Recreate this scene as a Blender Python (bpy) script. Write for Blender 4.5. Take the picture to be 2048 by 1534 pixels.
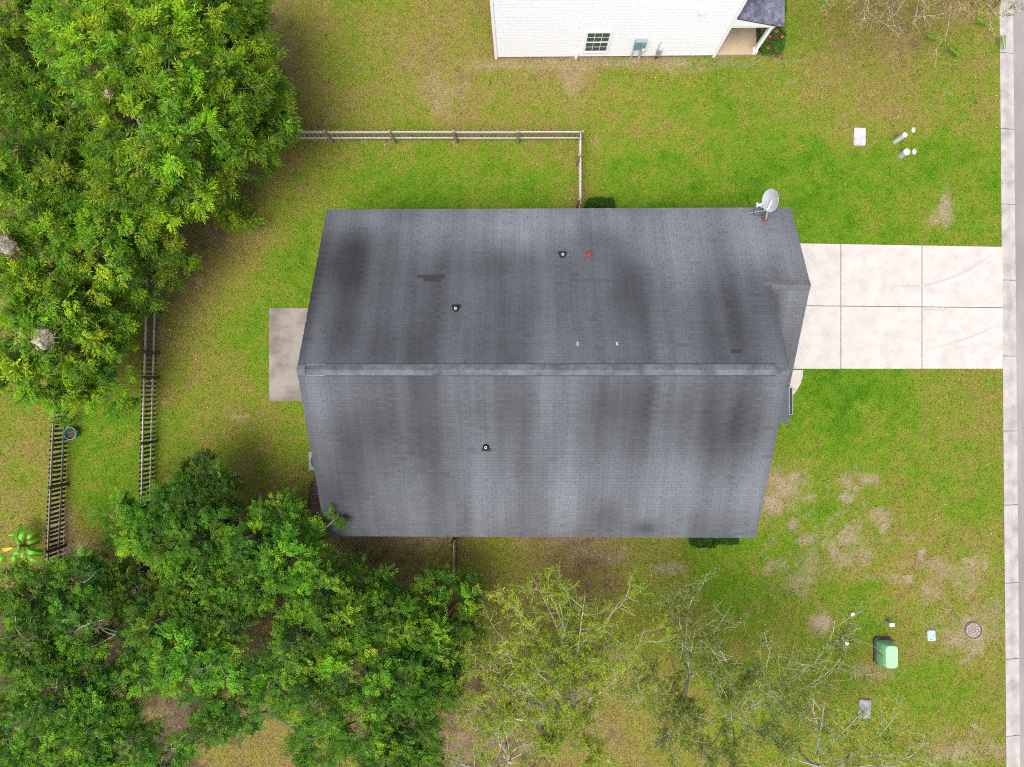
import bpy, bmesh, math, random
import numpy as np
from mathutils import Vector, Matrix, Quaternion

for o in list(bpy.data.objects):
    bpy.data.objects.remove(o, do_unlink=True)
scene = bpy.context.scene
COL = scene.collection
R = math.radians

# ------------------------------------------------------------------ camera
CAM_H = 26.4
FPX = 1365.0            # focal length in photo pixels (2048 wide)
cam_data = bpy.data.cameras.new('camera')
cam_data.sensor_width = 36.0
cam_data.lens = FPX / 2048.0 * 36.0
cam_data.clip_start = 0.1
cam_data.clip_end = 1000.0
cam = bpy.data.objects.new('camera', cam_data)
COL.objects.link(cam)
cam.location = (0, 0, CAM_H)
_plumb = Vector((24.0 / FPX, -13.0 / FPX, -1.0)).normalized()      # the plumb line is a hair off the lens axis
CAM_Q = _plumb.rotation_difference(Vector((0, 0, -1)))
cam.rotation_mode = 'QUATERNION'
cam.rotation_quaternion = CAM_Q
scene.camera = cam

# ------------------------------------------------------------------ sky, sun, exposure
SUN_DIR = Vector((-0.15, -0.28, 0.94)).normalized()
world = bpy.data.worlds.new('World')
scene.world = world
world.use_nodes = True
wn = world.node_tree
wn.nodes.clear()
w_out = wn.nodes.new('ShaderNodeOutputWorld')
w_bg = wn.nodes.new('ShaderNodeBackground')
w_sky = wn.nodes.new('ShaderNodeTexSky')
w_sky.sky_type = 'NISHITA'
w_sky.sun_disc = False
w_sky.sun_elevation = math.asin(SUN_DIR.z)
w_sky.sun_rotation = math.atan2(SUN_DIR.x, SUN_DIR.y)
w_sky.air_density = 0.8
w_sky.dust_density = 6.0
w_sky.ozone_density = 0.3
w_bg.inputs['Strength'].default_value = 0.14
wn.links.new(w_sky.outputs[0], w_bg.inputs[0])
wn.links.new(w_bg.outputs[0], w_out.inputs[0])

sun_data = bpy.data.lights.new('sun', 'SUN')
sun_data.energy = 1.35
sun_data.angle = R(36)
sun_data.color = (1.0, 0.97, 0.92)
sun = bpy.data.objects.new('sun', sun_data)
COL.objects.link(sun)
sun.rotation_mode = 'QUATERNION'
sun.rotation_quaternion = Vector((0, 0, -1)).rotation_difference(-SUN_DIR)
sun.location = (0, 0, 40)

scene.view_settings.view_transform = 'Standard'
scene.view_settings.look = 'None'
scene.view_settings.gamma = 1.0
scene.view_settings.use_curve_mapping = False
scene.view_settings.exposure = 1.12
scene.cycles.filter_width = 1.1
scene.cycles.use_denoising = False
scene.cycles.max_bounces = 6
scene.cycles.diffuse_bounces = 3
scene.cycles.transparent_max_bounces = 4

rng = np.random.default_rng(7)
random.seed(7)
# ================================================================== helpers
_qm = np.array(CAM_Q.to_matrix())


def at(px, py, z=0.0):
    """survey point: photo pixel -> world position at height z"""
    v = _qm @ np.array([(px - 1024.0) / FPX, -(py - 767.0) / FPX, -1.0])
    t = (z - CAM_H) / v[2]
    return np.array([v[0] * t, v[1] * t, z])


def at_many(px, py, z=0.0):
    px = np.asarray(px, float); py = np.asarray(py, float)
    v = np.stack([(px - 1024.0) / FPX, -(py - 767.0) / FPX, -np.ones_like(px)], -1) @ _qm.T
    t = (z - CAM_H) / v[..., 2]
    return v * t[..., None] + np.array([0, 0, CAM_H])


def _hash(ix, iy, seed):
    h = (ix.astype(np.int64) * 374761393 + iy.astype(np.int64) * 668265263 + seed * 1274126177) & 0x7fffffff
    h = ((h ^ (h >> 13)) * 1103515245) & 0x7fffffff
    h = h ^ (h >> 16)
    return (h & 0xffff) / 65535.0


def vnoise(x, y, seed=0):
    x0 = np.floor(x); y0 = np.floor(y)
    fx = x - x0; fy = y - y0
    fx = fx * fx * (3 - 2 * fx); fy = fy * fy * (3 - 2 * fy)
    a = _hash(x0, y0, seed); b = _hash(x0 + 1, y0, seed)
    c = _hash(x0, y0 + 1, seed); d = _hash(x0 + 1, y0 + 1, seed)
    return (a * (1 - fx) + b * fx) * (1 - fy) + (c * (1 - fx) + d * fx) * fy


def fbm(x, y, seed=0, octaves=4):
    s = 0; a = 0.5; t = 0
    for k in range(octaves):
        s = s + a * vnoise(x * 2 ** k, y * 2 ** k, seed + 17 * k)
        t += a; a *= 0.5
    return s / t


def link(o, parent=None):
    COL.objects.link(o)
    if parent is not None:
        o.parent = parent
    return o


def tag(o, label=None, cat=None, group=None, kind=None):
    if label: o['label'] = label
    if cat: o['category'] = cat
    if group: o['group'] = group
    if kind: o['kind'] = kind
    return o


def empty(name, loc=(0, 0, 0)):
    o = bpy.data.objects.new(name, None)
    o.location = loc
    o.empty_display_size = 0.2
    return link(o)


def np_mesh(name, V, F, mat=None, parent=None, col=None, smooth=False):
    """one mesh object from numpy arrays (F: all faces the same size)"""
    me = bpy.data.meshes.new(name)
    V = np.ascontiguousarray(V, np.float32); F = np.ascontiguousarray(F, np.int32)
    k = F.shape[1]
    if parent is not None:
        V = V - np.array(parent_world(parent), np.float32)
    me.vertices.add(len(V)); me.vertices.foreach_set('co', V.ravel())
    me.loops.add(F.size); me.loops.foreach_set('vertex_index', F.ravel())
    me.polygons.add(len(F)); me.polygons.foreach_set('loop_start', np.arange(0, F.size, k, dtype=np.int32))
    me.update(calc_edges=True)
    if col is not None:
        a = me.color_attributes.new('col', 'FLOAT_COLOR', 'POINT')
        c = np.ones((len(V), 4), np.float32); c[:, :3] = col
        a.data.foreach_set('color', c.ravel())
    me.polygons.foreach_set('use_smooth', np.full(len(F), bool(smooth)))
    if mat: me.materials.append(mat)
    o = bpy.data.objects.new(name, me)
    return link(o, parent)


def parent_world(p):
    v = Vector((0, 0, 0))
    while p is not None:
        v = v + p.location
        p = p.parent
    return v


class MB:
    """collects shapes in world coordinates; build() makes ONE mesh object"""
    def __init__(self):
        self.v = []; self.f = []

    def add(self, vs, fs):
        n = len(self.v)
        self.v += [tuple(map(float, p)) for p in vs]
        self.f += [tuple(i + n for i in f) for f in fs]
        return self

    def box(self, x0, x1, y0, y1, z0, z1):
        return self.add([(x0, y0, z0), (x1, y0, z0), (x1, y1, z0), (x0, y1, z0),
                         (x0, y0, z1), (x1, y0, z1), (x1, y1, z1), (x0, y1, z1)],
                        [(0, 3, 2, 1), (4, 5, 6, 7), (0, 1, 5, 4), (1, 2, 6, 5), (2, 3, 7, 6), (3, 0, 4, 7)])

    def prism(self, poly, z0, z1):
        """poly counter-clockwise in xy"""
        n = len(poly)
        vs = [(x, y, z0) for x, y in poly] + [(x, y, z1) for x, y in poly]
        fs = [tuple(range(n - 1, -1, -1)), tuple(range(n, 2 * n))]
        fs += [(i, (i + 1) % n, n + (i + 1) % n, n + i) for i in range(n)]
        return self.add(vs, fs)

    def hexa(self, b, t):
        """8 corners: four bottom, four top, both counter-clockwise"""
        return self.add(list(b) + list(t), [(0, 3, 2, 1), (4, 5, 6, 7), (0, 1, 5, 4), (1, 2, 6, 5), (2, 3, 7, 6), (3, 0, 4, 7)])

    def tube(self, pts, rad, k=6, cap=True):
        pts = [np.array(p, float) for p in pts]
        if np.isscalar(rad): rad = [rad] * len(pts)
        rings = []
        ref = np.array([0.13, 0.31, 0.94])
        for i, p in enumerate(pts):
            d = pts[min(i + 1, len(pts) - 1)] - pts[max(i - 1, 0)]
            d = d / (np.linalg.norm(d) + 1e-9)
            a = np.cross(d, ref)
            if np.linalg.norm(a) < 0.15: a = np.cross(d, np.array([1.0, 0, 0]))
            a /= np.linalg.norm(a); b = np.cross(d, a)
            rings.append([p + rad[i] * (a * math.cos(2 * math.pi * j / k) + b * math.sin(2 * math.pi * j / k)) for j in range(k)])
        vs = [q for r in rings for q in r]; fs = []
        for i in range(len(pts) - 1):
            for j in range(k):
                fs.append((i * k + j, i * k + (j + 1) % k, (i + 1) * k + (j + 1) % k, (i + 1) * k + j))
        if cap:
            fs.append(tuple(range(k - 1, -1, -1)))
            fs.append(tuple((len(pts) - 1) * k + j for j in range(k)))
        return self.add(vs, fs)

    def lathe(self, c, prof, k=16, M=None):
        """prof: (r, z) pairs bottom to top"""
        vs = []; fs = []
        for r, z in prof:
            for j in range(k):
                a = 2 * math.pi * j / k
                p = Vector((r * math.cos(a), r * math.sin(a), z))
                if M is not None: p = M @ p
                vs.append((c[0] + p.x, c[1] + p.y, c[2] + p.z))
        for i in range(len(prof) - 1):
            for j in range(k):
                fs.append((i * k + j, i * k + (j + 1) % k, (i + 1) * k + (j + 1) % k, (i + 1) * k + j))
        fs.append(tuple(range(k - 1, -1, -1)))
        fs.append(tuple((len(prof) - 1) * k + j for j in range(k)))
        return self.add(vs, fs)

    def build(self, name, mat=None, parent=None, smooth=False, bevel=0.0):
        me = bpy.data.meshes.new(name)
        off = parent_world(parent) if parent is not None else Vector((0, 0, 0))
        me.from_pydata([(x - off.x, y - off.y, z - off.z) for x, y, z in self.v], [], self.f)
        if bevel > 0:
            bm = bmesh.new(); bm.from_mesh(me)
            bmesh.ops.bevel(bm, geom=list(bm.edges), offset=bevel, segments=2, affect='EDGES', profile=0.6)
            bm.to_mesh(me); bm.free()
        me.update()
        if smooth:
            me.polygons.foreach_set('use_smooth', np.ones(len(me.polygons), bool))
            try: me.set_sharp_from_angle(angle=R(35))
            except Exception: pass
        if mat: me.materials.append(mat)
        return link(bpy.data.objects.new(name, me), parent)


# ------------------------------------------------------------------ materials
def _newmat(name):
    m = bpy.data.materials.new(name); m.use_nodes = True
    nt = m.node_tree
    b = nt.nodes.get('Principled BSDF')
    return m, nt, b


def mat(name, color, rough=0.7, var=0.15, scale=6.0, fine=60.0, bump=0.0, metal=0.0, spec=0.3, stretch=(1, 1, 1), tint=None, tint_scale=1.0):
    m, nt, b = _newmat(name)
    N = nt.nodes; L = nt.links
    tc = N.new('ShaderNodeNewGeometry')
    mp = N.new('ShaderNodeMapping'); mp.inputs['Scale'].default_value = stretch
    L.new(tc.outputs['Position'], mp.inputs['Vector'])
    n1 = N.new('ShaderNodeTexNoise'); n1.inputs['Scale'].default_value = scale; n1.inputs['Detail'].default_value = 5
    n2 = N.new('ShaderNodeTexNoise'); n2.inputs['Scale'].default_value = fine; n2.inputs['Detail'].default_value = 3
    L.new(mp.outputs[0], n1.inputs['Vector']); L.new(mp.outputs[0], n2.inputs['Vector'])
    ad = N.new('ShaderNodeMath'); ad.operation = 'ADD'
    L.new(n1.outputs['Fac'], ad.inputs[0]); L.new(n2.outputs['Fac'], ad.inputs[1])
    mr = N.new('ShaderNodeMapRange')
    mr.inputs['From Min'].default_value = 0.6; mr.inputs['From Max'].default_value = 1.4
    mr.inputs['To Min'].default_value = 1 - var; mr.inputs['To Max'].default_value = 1 + var
    L.new(ad.outputs[0], mr.inputs['Value'])
    mul = N.new('ShaderNodeVectorMath'); mul.operation = 'SCALE'
    L.new(mr.outputs[0], mul.inputs['Scale'])
    if tint is None:
        mul.inputs[0].default_value = color
    else:
        n3 = N.new('ShaderNodeTexNoise'); n3.inputs['Scale'].default_value = tint_scale; n3.inputs['Detail'].default_value = 6
        L.new(mp.outputs[0], n3.inputs['Vector'])
        rp = N.new('ShaderNodeMapRange'); rp.inputs['From Min'].default_value = 0.42; rp.inputs['From Max'].default_value = 0.66
        L.new(n3.outputs['Fac'], rp.inputs['Value'])
        mx = N.new('ShaderNodeMix'); mx.data_type = 'RGBA'
        mx.inputs['A'].default_value = (*color, 1); mx.inputs['B'].default_value = (*tint, 1)
        L.new(rp.outputs[0], mx.inputs['Factor'])
        L.new(mx.outputs['Result'], mul.inputs[0])
    L.new(mul.outputs[0], b.inputs['Base Color'])
    b.inputs['Roughness'].default_value = rough
    b.inputs['Metallic'].default_value = metal
    b.inputs['Specular IOR Level'].default_value = spec
    if bump > 0:
        bp = N.new('ShaderNodeBump'); bp.inputs['Strength'].default_value = 1.0; bp.inputs['Distance'].default_value = bump
        L.new(n2.outputs['Fac'], bp.inputs['Height']); L.new(bp.outputs[0], b.inputs['Normal'])
    return m


def attr_mat(name, rough=0.8, grain=0.25, fine=90.0, translucent=0.0, spec=0.2, bump=0.0, streak=0.0):
    """colour from the 'col' attribute times a fine grain"""
    m, nt, b = _newmat(name)
    N = nt.nodes; L = nt.links
    at_ = N.new('ShaderNodeAttribute'); at_.attribute_name = 'col'
    src = at_.outputs['Color']
    if grain > 0:
        g = N.new('ShaderNodeNewGeometry')
        n = N.new('ShaderNodeTexNoise'); n.inputs['Scale'].default_value = fine; n.inputs['Detail'].default_value = 4
        L.new(g.outputs['Position'], n.inputs['Vector'])
        mr = N.new('ShaderNodeMapRange')
        mr.inputs['From Min'].default_value = 0.3; mr.inputs['From Max'].default_value = 0.7
        mr.inputs['To Min'].default_value = 1 - grain; mr.inputs['To Max'].default_value = 1 + grain
        L.new(n.outputs['Fac'], mr.inputs['Value'])
        s = N.new('ShaderNodeVectorMath'); s.operation = 'SCALE'
        L.new(src, s.inputs[0]); L.new(mr.outputs[0], s.inputs['Scale'])
        src = s.outputs[0]
        if streak > 0:
            mp = N.new('ShaderNodeMapping'); mp.inputs['Scale'].default_value = (5.5, 0.32, 0.3)
            L.new(g.outputs['Position'], mp.inputs['Vector'])
            n5 = N.new('ShaderNodeTexNoise'); n5.inputs['Scale'].default_value = 1.0; n5.inputs['Detail'].default_value = 5; n5.inputs['Roughness'].default_value = .6
            L.new(mp.outputs[0], n5.inputs['Vector'])
            m5 = N.new('ShaderNodeMapRange'); m5.inputs['From Min'].default_value = .3; m5.inputs['From Max'].default_value = .7
            m5.inputs['To Min'].default_value = 1 - streak; m5.inputs['To Max'].default_value = 1 + streak
            L.new(n5.outputs['Fac'], m5.inputs['Value'])
            s5 = N.new('ShaderNodeVectorMath'); s5.operation = 'SCALE'
            L.new(src, s5.inputs[0]); L.new(m5.outputs[0], s5.inputs['Scale']); src = s5.outputs[0]
        if bump > 0:
            bp = N.new('ShaderNodeBump'); bp.inputs['Distance'].default_value = bump
            L.new(n.outputs['Fac'], bp.inputs['Height']); L.new(bp.outputs[0], b.inputs['Normal'])
    L.new(src, b.inputs['Base Color'])
    b.inputs['Roughness'].default_value = rough
    b.inputs['Specular IOR Level'].default_value = spec
    if translucent > 0:
        out = N.get('Material Output')
        tr = N.new('ShaderNodeBsdfTranslucent')
        mx = N.new('ShaderNodeMixShader'); mx.inputs[0].default_value = translucent
        L.new(src, tr.inputs['Color'])
        L.new(b.outputs[0], mx.inputs[1]); L.new(tr.outputs[0], mx.inputs[2])
        L.new(mx.outputs[0], out.inputs['Surface'])
    return m


M_lawn = attr_mat('lawn_soil', rough=0.95, grain=0.35, fine=22.0, spec=0.05, bump=0.02)
M_grass = attr_mat('grass_blades', rough=0.75, grain=0.0, translucent=0.25, spec=0.12)
M_leaf = attr_mat('leaves', rough=0.5, grain=0.0, translucent=0.36, spec=0.3)
M_litter = attr_mat('dry_leaves', rough=0.8, grain=0.0, spec=0.1)
M_shingle = attr_mat('asphalt_shingle', rough=0.92, grain=0.12, fine=70.0, spec=0.18, streak=0.11)
M_deck = mat('roof_underlay', (0.036, 0.040, 0.046), 0.9, 0.2)
M_cap = mat('cap_shingle', (0.096, 0.110, 0.126), 0.9, 0.45, 3.0, 25.0, spec=0.2, tint=(0.058, 0.066, 0.076), tint_scale=1.8)
M_conc = mat('driveway_concrete', (0.36, 0.346, 0.327), 0.9, 0.10, 1.3, 40.0, bump=0.003, spec=0.2, tint=(0.322, 0.308, 0.29), tint_scale=2.2)
M_joint = mat('joint_filler', (0.10, 0.085, 0.065), 0.95, 0.5, 3.0, 30.0)
M_patio = mat('patio_concrete', (0.20, 0.187, 0.172), 0.9, 0.15, 1.5, 30.0, spec=0.2, tint=(0.125, 0.112, 0.102), tint_scale=1.3)
M_kerb = mat('kerb_concrete', (0.31, 0.298, 0.28), 0.9, 0.15, 1.2, 30.0, bump=0.003, spec=0.2, tint=(0.225, 0.215, 0.2), tint_scale=1.8)
M_asph = mat('worn_asphalt', (0.17, 0.16, 0.155), 0.95, 0.2, 1.5, 70.0, bump=0.004, spec=0.15, tint=(0.225, 0.213, 0.205), tint_scale=0.6, stretch=(1, 0.25, 1))
M_white = mat('white_vinyl', (0.81, 0.835, 0.855), 0.55, 0.012, 1.0, 15.0, spec=0.3)
M_trim = mat('white_trim', (0.80, 0.80, 0.80), 0.5, 0.03, 1.0, 15.0)
M_plastic = mat('white_plastic', (0.55, 0.565, 0.58), 0.45, 0.06, 3.0, 40.0)
M_boxlid = mat('pale_lid', (0.35, 0.355, 0.385), 0.7, 0.12, 6.0, 60.0, tint=(0.28, 0.28, 0.305), tint_scale=5.0)
M_bluelid = mat('pale_blue_lid', (0.27, 0.40, 0.46), 0.6, 0.08, 6.0, 40.0)
M_greybox = mat('grey_plastic', (0.30, 0.30, 0.34), 0.6, 0.06, 4.0, 30.0)
M_bluebox = mat('blue_grey_metal', (0.16, 0.25, 0.29), 0.5, 0.08, 5.0, 30.0)
M_glass_l = mat('window_glass', (0.035, 0.075, 0.075), 0.12, 0.2, 2.0, 5.0, spec=0.6)
M_black = mat('black_rubber', (0.015, 0.015, 0.017), 0.6, 0.2)
M_dark = mat('dark_metal', (0.03, 0.03, 0.033), 0.6, 0.2)
M_rust = mat('rusty_metal', (0.17, 0.045, 0.03), 0.85, 0.35, 20.0, 80.0, tint=(0.10, 0.045, 0.035), tint_scale=12.0)
M_wood_new = mat('weathered_rail_wood', (0.36, 0.34, 0.31), 0.9, 0.2, 5.0, 60.0, stretch=(1, 1, 6))
M_wood_tan = mat('tan_picket_wood', (0.22, 0.175, 0.115), 0.9, 0.3, 4.0, 50.0, stretch=(1, 1, 0.3))
M_wood_dark = mat('dark_picket_wood', (0.055, 0.043, 0.034), 0.92, 0.35, 4.0, 50.0, stretch=(1, 1, 0.3), tint=(0.085, 0.07, 0.055), tint_scale=2.0)
M_wood_mid = mat('brown_picket_wood', (0.095, 0.07, 0.05), 0.92, 0.35, 4.0, 50.0, stretch=(1, 1, 0.3), tint=(0.06, 0.048, 0.038), tint_scale=2.5)
M_porch = mat('tan_porch_concrete', (0.36, 0.29, 0.19), 0.85, 0.08, 1.5, 20.0, tint=(0.30, 0.245, 0.16), tint_scale=1.5)
M_mulch = mat('bark_mulch', (0.085, 0.05, 0.035), 0.95, 0.5, 12.0, 60.0, bump=0.03, tint=(0.16, 0.11, 0.08), tint_scale=9.0)
M_bark = mat('grey_bark', (0.15, 0.13, 0.11), 0.95, 0.3, 8.0, 50.0, bump=0.01)
M_bark_pale = mat('pale_bark', (0.34, 0.32, 0.28), 0.9, 0.25, 8.0, 50.0, bump=0.005)
M_bark_dark = mat('dark_bark', (0.085, 0.07, 0.055), 0.95, 0.3, 8.0, 50.0, bump=0.01)
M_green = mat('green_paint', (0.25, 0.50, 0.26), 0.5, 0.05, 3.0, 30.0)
M_green_shaded = mat('green_paint_shaded', (0.21, 0.45, 0.22), 0.5, 0.05, 3.0, 30.0)  # same paint as the lid, with the shade of the sides coloured in
M_iron = mat('cast_iron', (0.105, 0.088, 0.082), 0.85, 0.25, 8.0, 60.0)
M_iron_d = mat('cast_iron_dirt', (0.27, 0.22, 0.195), 0.9, 0.25, 8.0, 60.0)
M_web = mat('caterpillar_web', (0.42, 0.37, 0.30), 0.9, 0.35, 9.0, 50.0, bump=0.03, tint=(0.20, 0.15, 0.09), tint_scale=5.0)
M_blue = mat('cyan_plastic', (0.06, 0.22, 0.26), 0.4, 0.1, 5.0, 30.0)
M_soil = mat('soil', (0.05, 0.045, 0.02), 0.95, 0.5, 15.0, 60.0, bump=0.01)
M_dish = mat('dish_paint', (0.33, 0.355, 0.385), 0.4, 0.06, 2.0, 20.0, tint=(0.29, 0.315, 0.345), tint_scale=4.0)
M_lead = mat('pale_lead', (0.42, 0.42, 0.42), 0.5, 0.1)
M_pink = mat('pink_petals', (0.55, 0.06, 0.13), 0.6, 0.2)
M_silver = mat('galvanised', (0.42, 0.44, 0.46), 0.4, 0.1, metal=0.4)

# ================================================================== lawn colour survey
# (px, py, dryness): 0 lush green ... 0.5 olive ... 1 tan, above 1 brown litter
LAWN = np.array([
    (560,60,.95),(540,130,1.05),(620,60,.8),(700,50,.5),(650,160,.62),(600,230,.9),(720,230,.7),(760,100,.6),(850,60,.75),
    (870,150,.9),(950,120,.65),(900,220,.75),(800,230,.55),(1000,200,.6),(960,40,.7),(800,20,.6),(660,20,.55),
    (1020,140,.85),(1150,135,.9),(1130,170,.95),(1200,180,.42),(1300,150,.5),(1300,200,.35),(1450,180,.35),(1550,140,.5),(1600,60,.4),
    (1400,250,.4),(1100,230,.62),(1250,240,.45),(1600,20,.35),(1700,40,.78),(1800,60,.9),(1700,120,.72),(1850,120,.62),(1950,100,.55),
    (1650,200,.6),(1750,200,.7),(1850,200,.6),(1960,220,.45),(1700,250,.65),(1620,270,.4),(1980,160,.45),(1900,20,.8),
    (1200,300,.45),(1250,350,.15),(1400,330,.2),(1400,390,.12),(1600,330,.1),(1600,400,.02),(1750,340,.12),(1850,330,.1),(1950,330,.2),
    (1900,420,.7),(1800,430,.3),(1700,450,.15),(1900,470,.25),(1760,390,.25),(1540,350,.1),(1950,400,.2),
    (620,300,.7),(700,300,.4),(650,350,.35),(750,350,.15),(850,390,.12),(700,400,.25),(850,310,.3),(950,350,.3),(1000,390,.12),
    (1080,300,.5),(1080,370,.25),(1140,390,.45),(1130,320,.6),
    (560,400,.6),(450,400,.95),(480,480,.8),(580,500,.25),(600,560,.25),(380,500,.85),(420,560,.78),(350,600,.9),(500,600,.55),(490,700,.28),
    (530,660,.2),(400,700,.55),(360,720,.6),(430,800,.55),(350,820,.5),(500,820,.6),(570,850,.5),(450,900,.55),(560,920,.62),(350,950,.55),
    (500,980,.68),(590,1000,.75),(590,870,.35),(360,660,.5),
    (200,850,.18),(220,950,.05),(240,1030,.1),(180,1000,.5),(150,1060,.95),(280,880,.22),(270,1100,.7),(270,600,.55),(270,640,.5),
    (40,850,.55),(60,950,.55),(30,1000,.68),(60,900,.5),(20,920,.75),(60,1030,.5),
    (700,1100,.9),(800,1110,1.0),(900,1100,.9),(1000,1100,.42),(1050,1090,.7),(1150,1110,.95),(1200,1130,1.0),(1050,1150,.75),(1300,1110,.45),
    (1350,1150,.62),(1400,1120,.3),(1450,1150,.15),(1500,1110,.35),(1550,1150,.5),(1300,1200,.45),(1100,1200,.7),(950,1200,.8),(870,1140,.8),
    (1600,770,.2),(1650,780,.02),(1750,780,.05),(1650,850,.08),(1750,850,.15),(1850,780,.35),(1900,850,.45),(1960,800,.5),(1990,780,.65),
    (1600,880,.15),(1570,930,.45),(1560,990,.8),(1620,960,.35),(1700,900,.35),(1800,920,.3),(1900,950,.35),(1990,900,.55),(1850,1000,.28),
    (1750,1000,.5),(1650,1030,.2),(1600,1040,.25),(1700,1060,.6),(1750,1080,.58),(1800,1050,.5),(1900,1080,.5),(1900,1150,.7),(1850,1150,.65),
    (1800,1160,.6),(1990,1150,.5),(1650,1130,.5),(1600,1110,.3),(1550,1200,.5),(1620,1200,.65),(1700,1230,.22),(1650,1250,.45),(1750,1250,.38),
    (1850,1250,.5),(1950,1310,.5),(1990,1350,.55),(1900,1380,.35),(1800,1380,.45),(1700,1330,.35),(1900,1480,.65),(1980,1480,.6),(1800,1480,.55),
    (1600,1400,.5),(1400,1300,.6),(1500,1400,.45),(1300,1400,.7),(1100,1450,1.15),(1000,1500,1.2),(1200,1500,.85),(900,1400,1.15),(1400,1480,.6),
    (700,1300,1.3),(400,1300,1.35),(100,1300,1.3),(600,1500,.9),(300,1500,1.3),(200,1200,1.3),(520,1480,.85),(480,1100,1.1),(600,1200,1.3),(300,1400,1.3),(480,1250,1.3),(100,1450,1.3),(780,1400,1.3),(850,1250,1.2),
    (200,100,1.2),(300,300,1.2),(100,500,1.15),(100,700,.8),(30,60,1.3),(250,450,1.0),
])
# bare dirt: px, py, rx, ry (px), strength
DIRT = [
    (1560,980,34,26,.8),(1700,965,14,10,.8),(1690,995,12,8,.9),(1735,955,16,9,.8),(1870,1128,30,12,.6),(1700,1110,28,22,.55),(1750,1032,20,12,.6),
    (1583,1052,14,9,.8),(1340,1135,26,10,.6),(1900,1140,30,16,.5),(1646,1246,15,14,1.0),(1873,1186,22,14,.6),(1940,1160,18,30,.4),(1620,1110,14,30,.4),
    (1550,1135,14,12,.6),(1600,1165,18,20,.5),(1945,1260,36,34,.8),(1750,1345,34,10,.5),(1895,425,12,26,.75),(1880,440,16,10,.6),
    (1200,128,210,9,.6),(1180,1105,50,16,.35),(1110,1085,50,9,.4),(820,1082,70,12,.5),(1140,150,20,30,.5),(1910,1500,50,22,.5),(1990,1500,24,18,.5),
    (120,1060,16,40,.6),(880,185,30,26,.35),(540,120,26,60,.35),(480,835,12,6,.9),(395,560,8,8,.5),(320,650,8,60,.35),(140,1110,40,18,.8),
    (1090,1420,90,60,.35),(960,1480,80,60,.4),(330,1430,30,60,.25),(1240,1330,30,30,.4),
    (1820,640,0,0,0),(1020,1300,30,30,.3),
]
WORN = [(1570,990,60,50,1.0),(1710,985,60,50,.75),(1720,1090,120,60,.9),(1880,1140,110,60,.95),(1600,1130,70,70,.85),(1950,1490,110,60,.9),(1760,1340,60,40,.6),
        (1900,1240,120,60,.45),(1650,1220,80,50,.6),(1200,130,260,22,.9),(1170,1110,120,30,.6),(820,1090,110,20,.7),(540,130,40,120,.5),(870,160,90,80,.55),(400,560,90,120,.5),
        (1750,120,200,120,.5),(960,1200,150,60,.5),(340,700,30,150,.5),(900,280,320,8,.8),(1420,1230,260,60,.4)]
_LP = at_many(LAWN[:, 0], LAWN[:, 1])[:, :2]
_LT = LAWN[:, 2]


def lawn_dry(x, y):
    out = np.empty(len(x))
    for s in range(0, len(x), 20000):
        e = s + 20000
        dx = x[s:e, None] - _LP[None, :, 0]; dy = y[s:e, None] - _LP[None, :, 1]
        w = np.exp(-(dx * dx + dy * dy) / (2 * 0.85 ** 2)) + 1e-7 / (0.5 + dx * dx + dy * dy) ** 1.5
        out[s:e] = (w * _LT).sum(1) / w.sum(1)
    return out


def lawn_dirt(x, y):
    d = np.zeros(len(x))
    wob = (fbm(x * 2.6, y * 2.6, 31, 5) - .5) * 3.2
    for px, py, rx, ry, s in DIRT:
        if s == 0: continue
        c = at(px, py)
        q = ((x - c[0]) / (rx / 51.7)) ** 2 + ((y - c[1]) / (ry / 51.7)) ** 2
        d = np.maximum(d, s * np.clip(1.35 - np.sqrt(q) * .8 + wob * .8, 0, 1))
    # broken, flecked bare soil inside the worn parts of the lawn
    fl = fbm(x * 2.1, y * 2.1, 91, 3) * .6 + fbm(x * 9, y * 9, 93, 3) * .4
    for px, py, rx, ry, s in WORN:
        c = at(px, py)
        q = ((x - c[0]) / (rx / 51.7)) ** 2 + ((y - c[1]) / (ry / 51.7)) ** 2
        d = np.maximum(d, np.clip((fl - .70 + .13 * s) * 12, 0, 1) * np.clip(1.5 - q, 0, 1) * s)
    return d * np.clip(.35 + 1.6 * (fbm(x * 11, y * 11, 95, 2)), 0, 1)


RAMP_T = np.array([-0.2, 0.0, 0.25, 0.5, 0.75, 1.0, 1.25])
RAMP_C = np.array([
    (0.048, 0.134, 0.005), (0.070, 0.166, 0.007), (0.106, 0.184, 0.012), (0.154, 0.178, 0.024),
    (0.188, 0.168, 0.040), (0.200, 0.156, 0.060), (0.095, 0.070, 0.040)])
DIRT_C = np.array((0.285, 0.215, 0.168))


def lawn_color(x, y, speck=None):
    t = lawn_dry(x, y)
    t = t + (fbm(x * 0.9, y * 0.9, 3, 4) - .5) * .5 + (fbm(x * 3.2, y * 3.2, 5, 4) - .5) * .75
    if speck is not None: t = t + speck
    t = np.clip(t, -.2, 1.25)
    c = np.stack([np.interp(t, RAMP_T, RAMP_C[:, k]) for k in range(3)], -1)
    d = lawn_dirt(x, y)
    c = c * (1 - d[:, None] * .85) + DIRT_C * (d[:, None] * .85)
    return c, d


# kerb line: the lawn ends here
K0 = at(1998, 0); K1 = at(2012, 1534)


def kerb_x(y):
    return K0[0] + (K1[0] - K0[0]) * (y - K0[1]) / (K1[1] - K0[1])


# ================================================================== ground, lawn
g = MB().box(-200, 200, -200, 200, -1.2, -0.22)
tag(g.build('ground', mat('far_grass', (0.10, 0.13, 0.02), 0.95, 0.3, 0.3, 3.0)), kind='structure')

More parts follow.
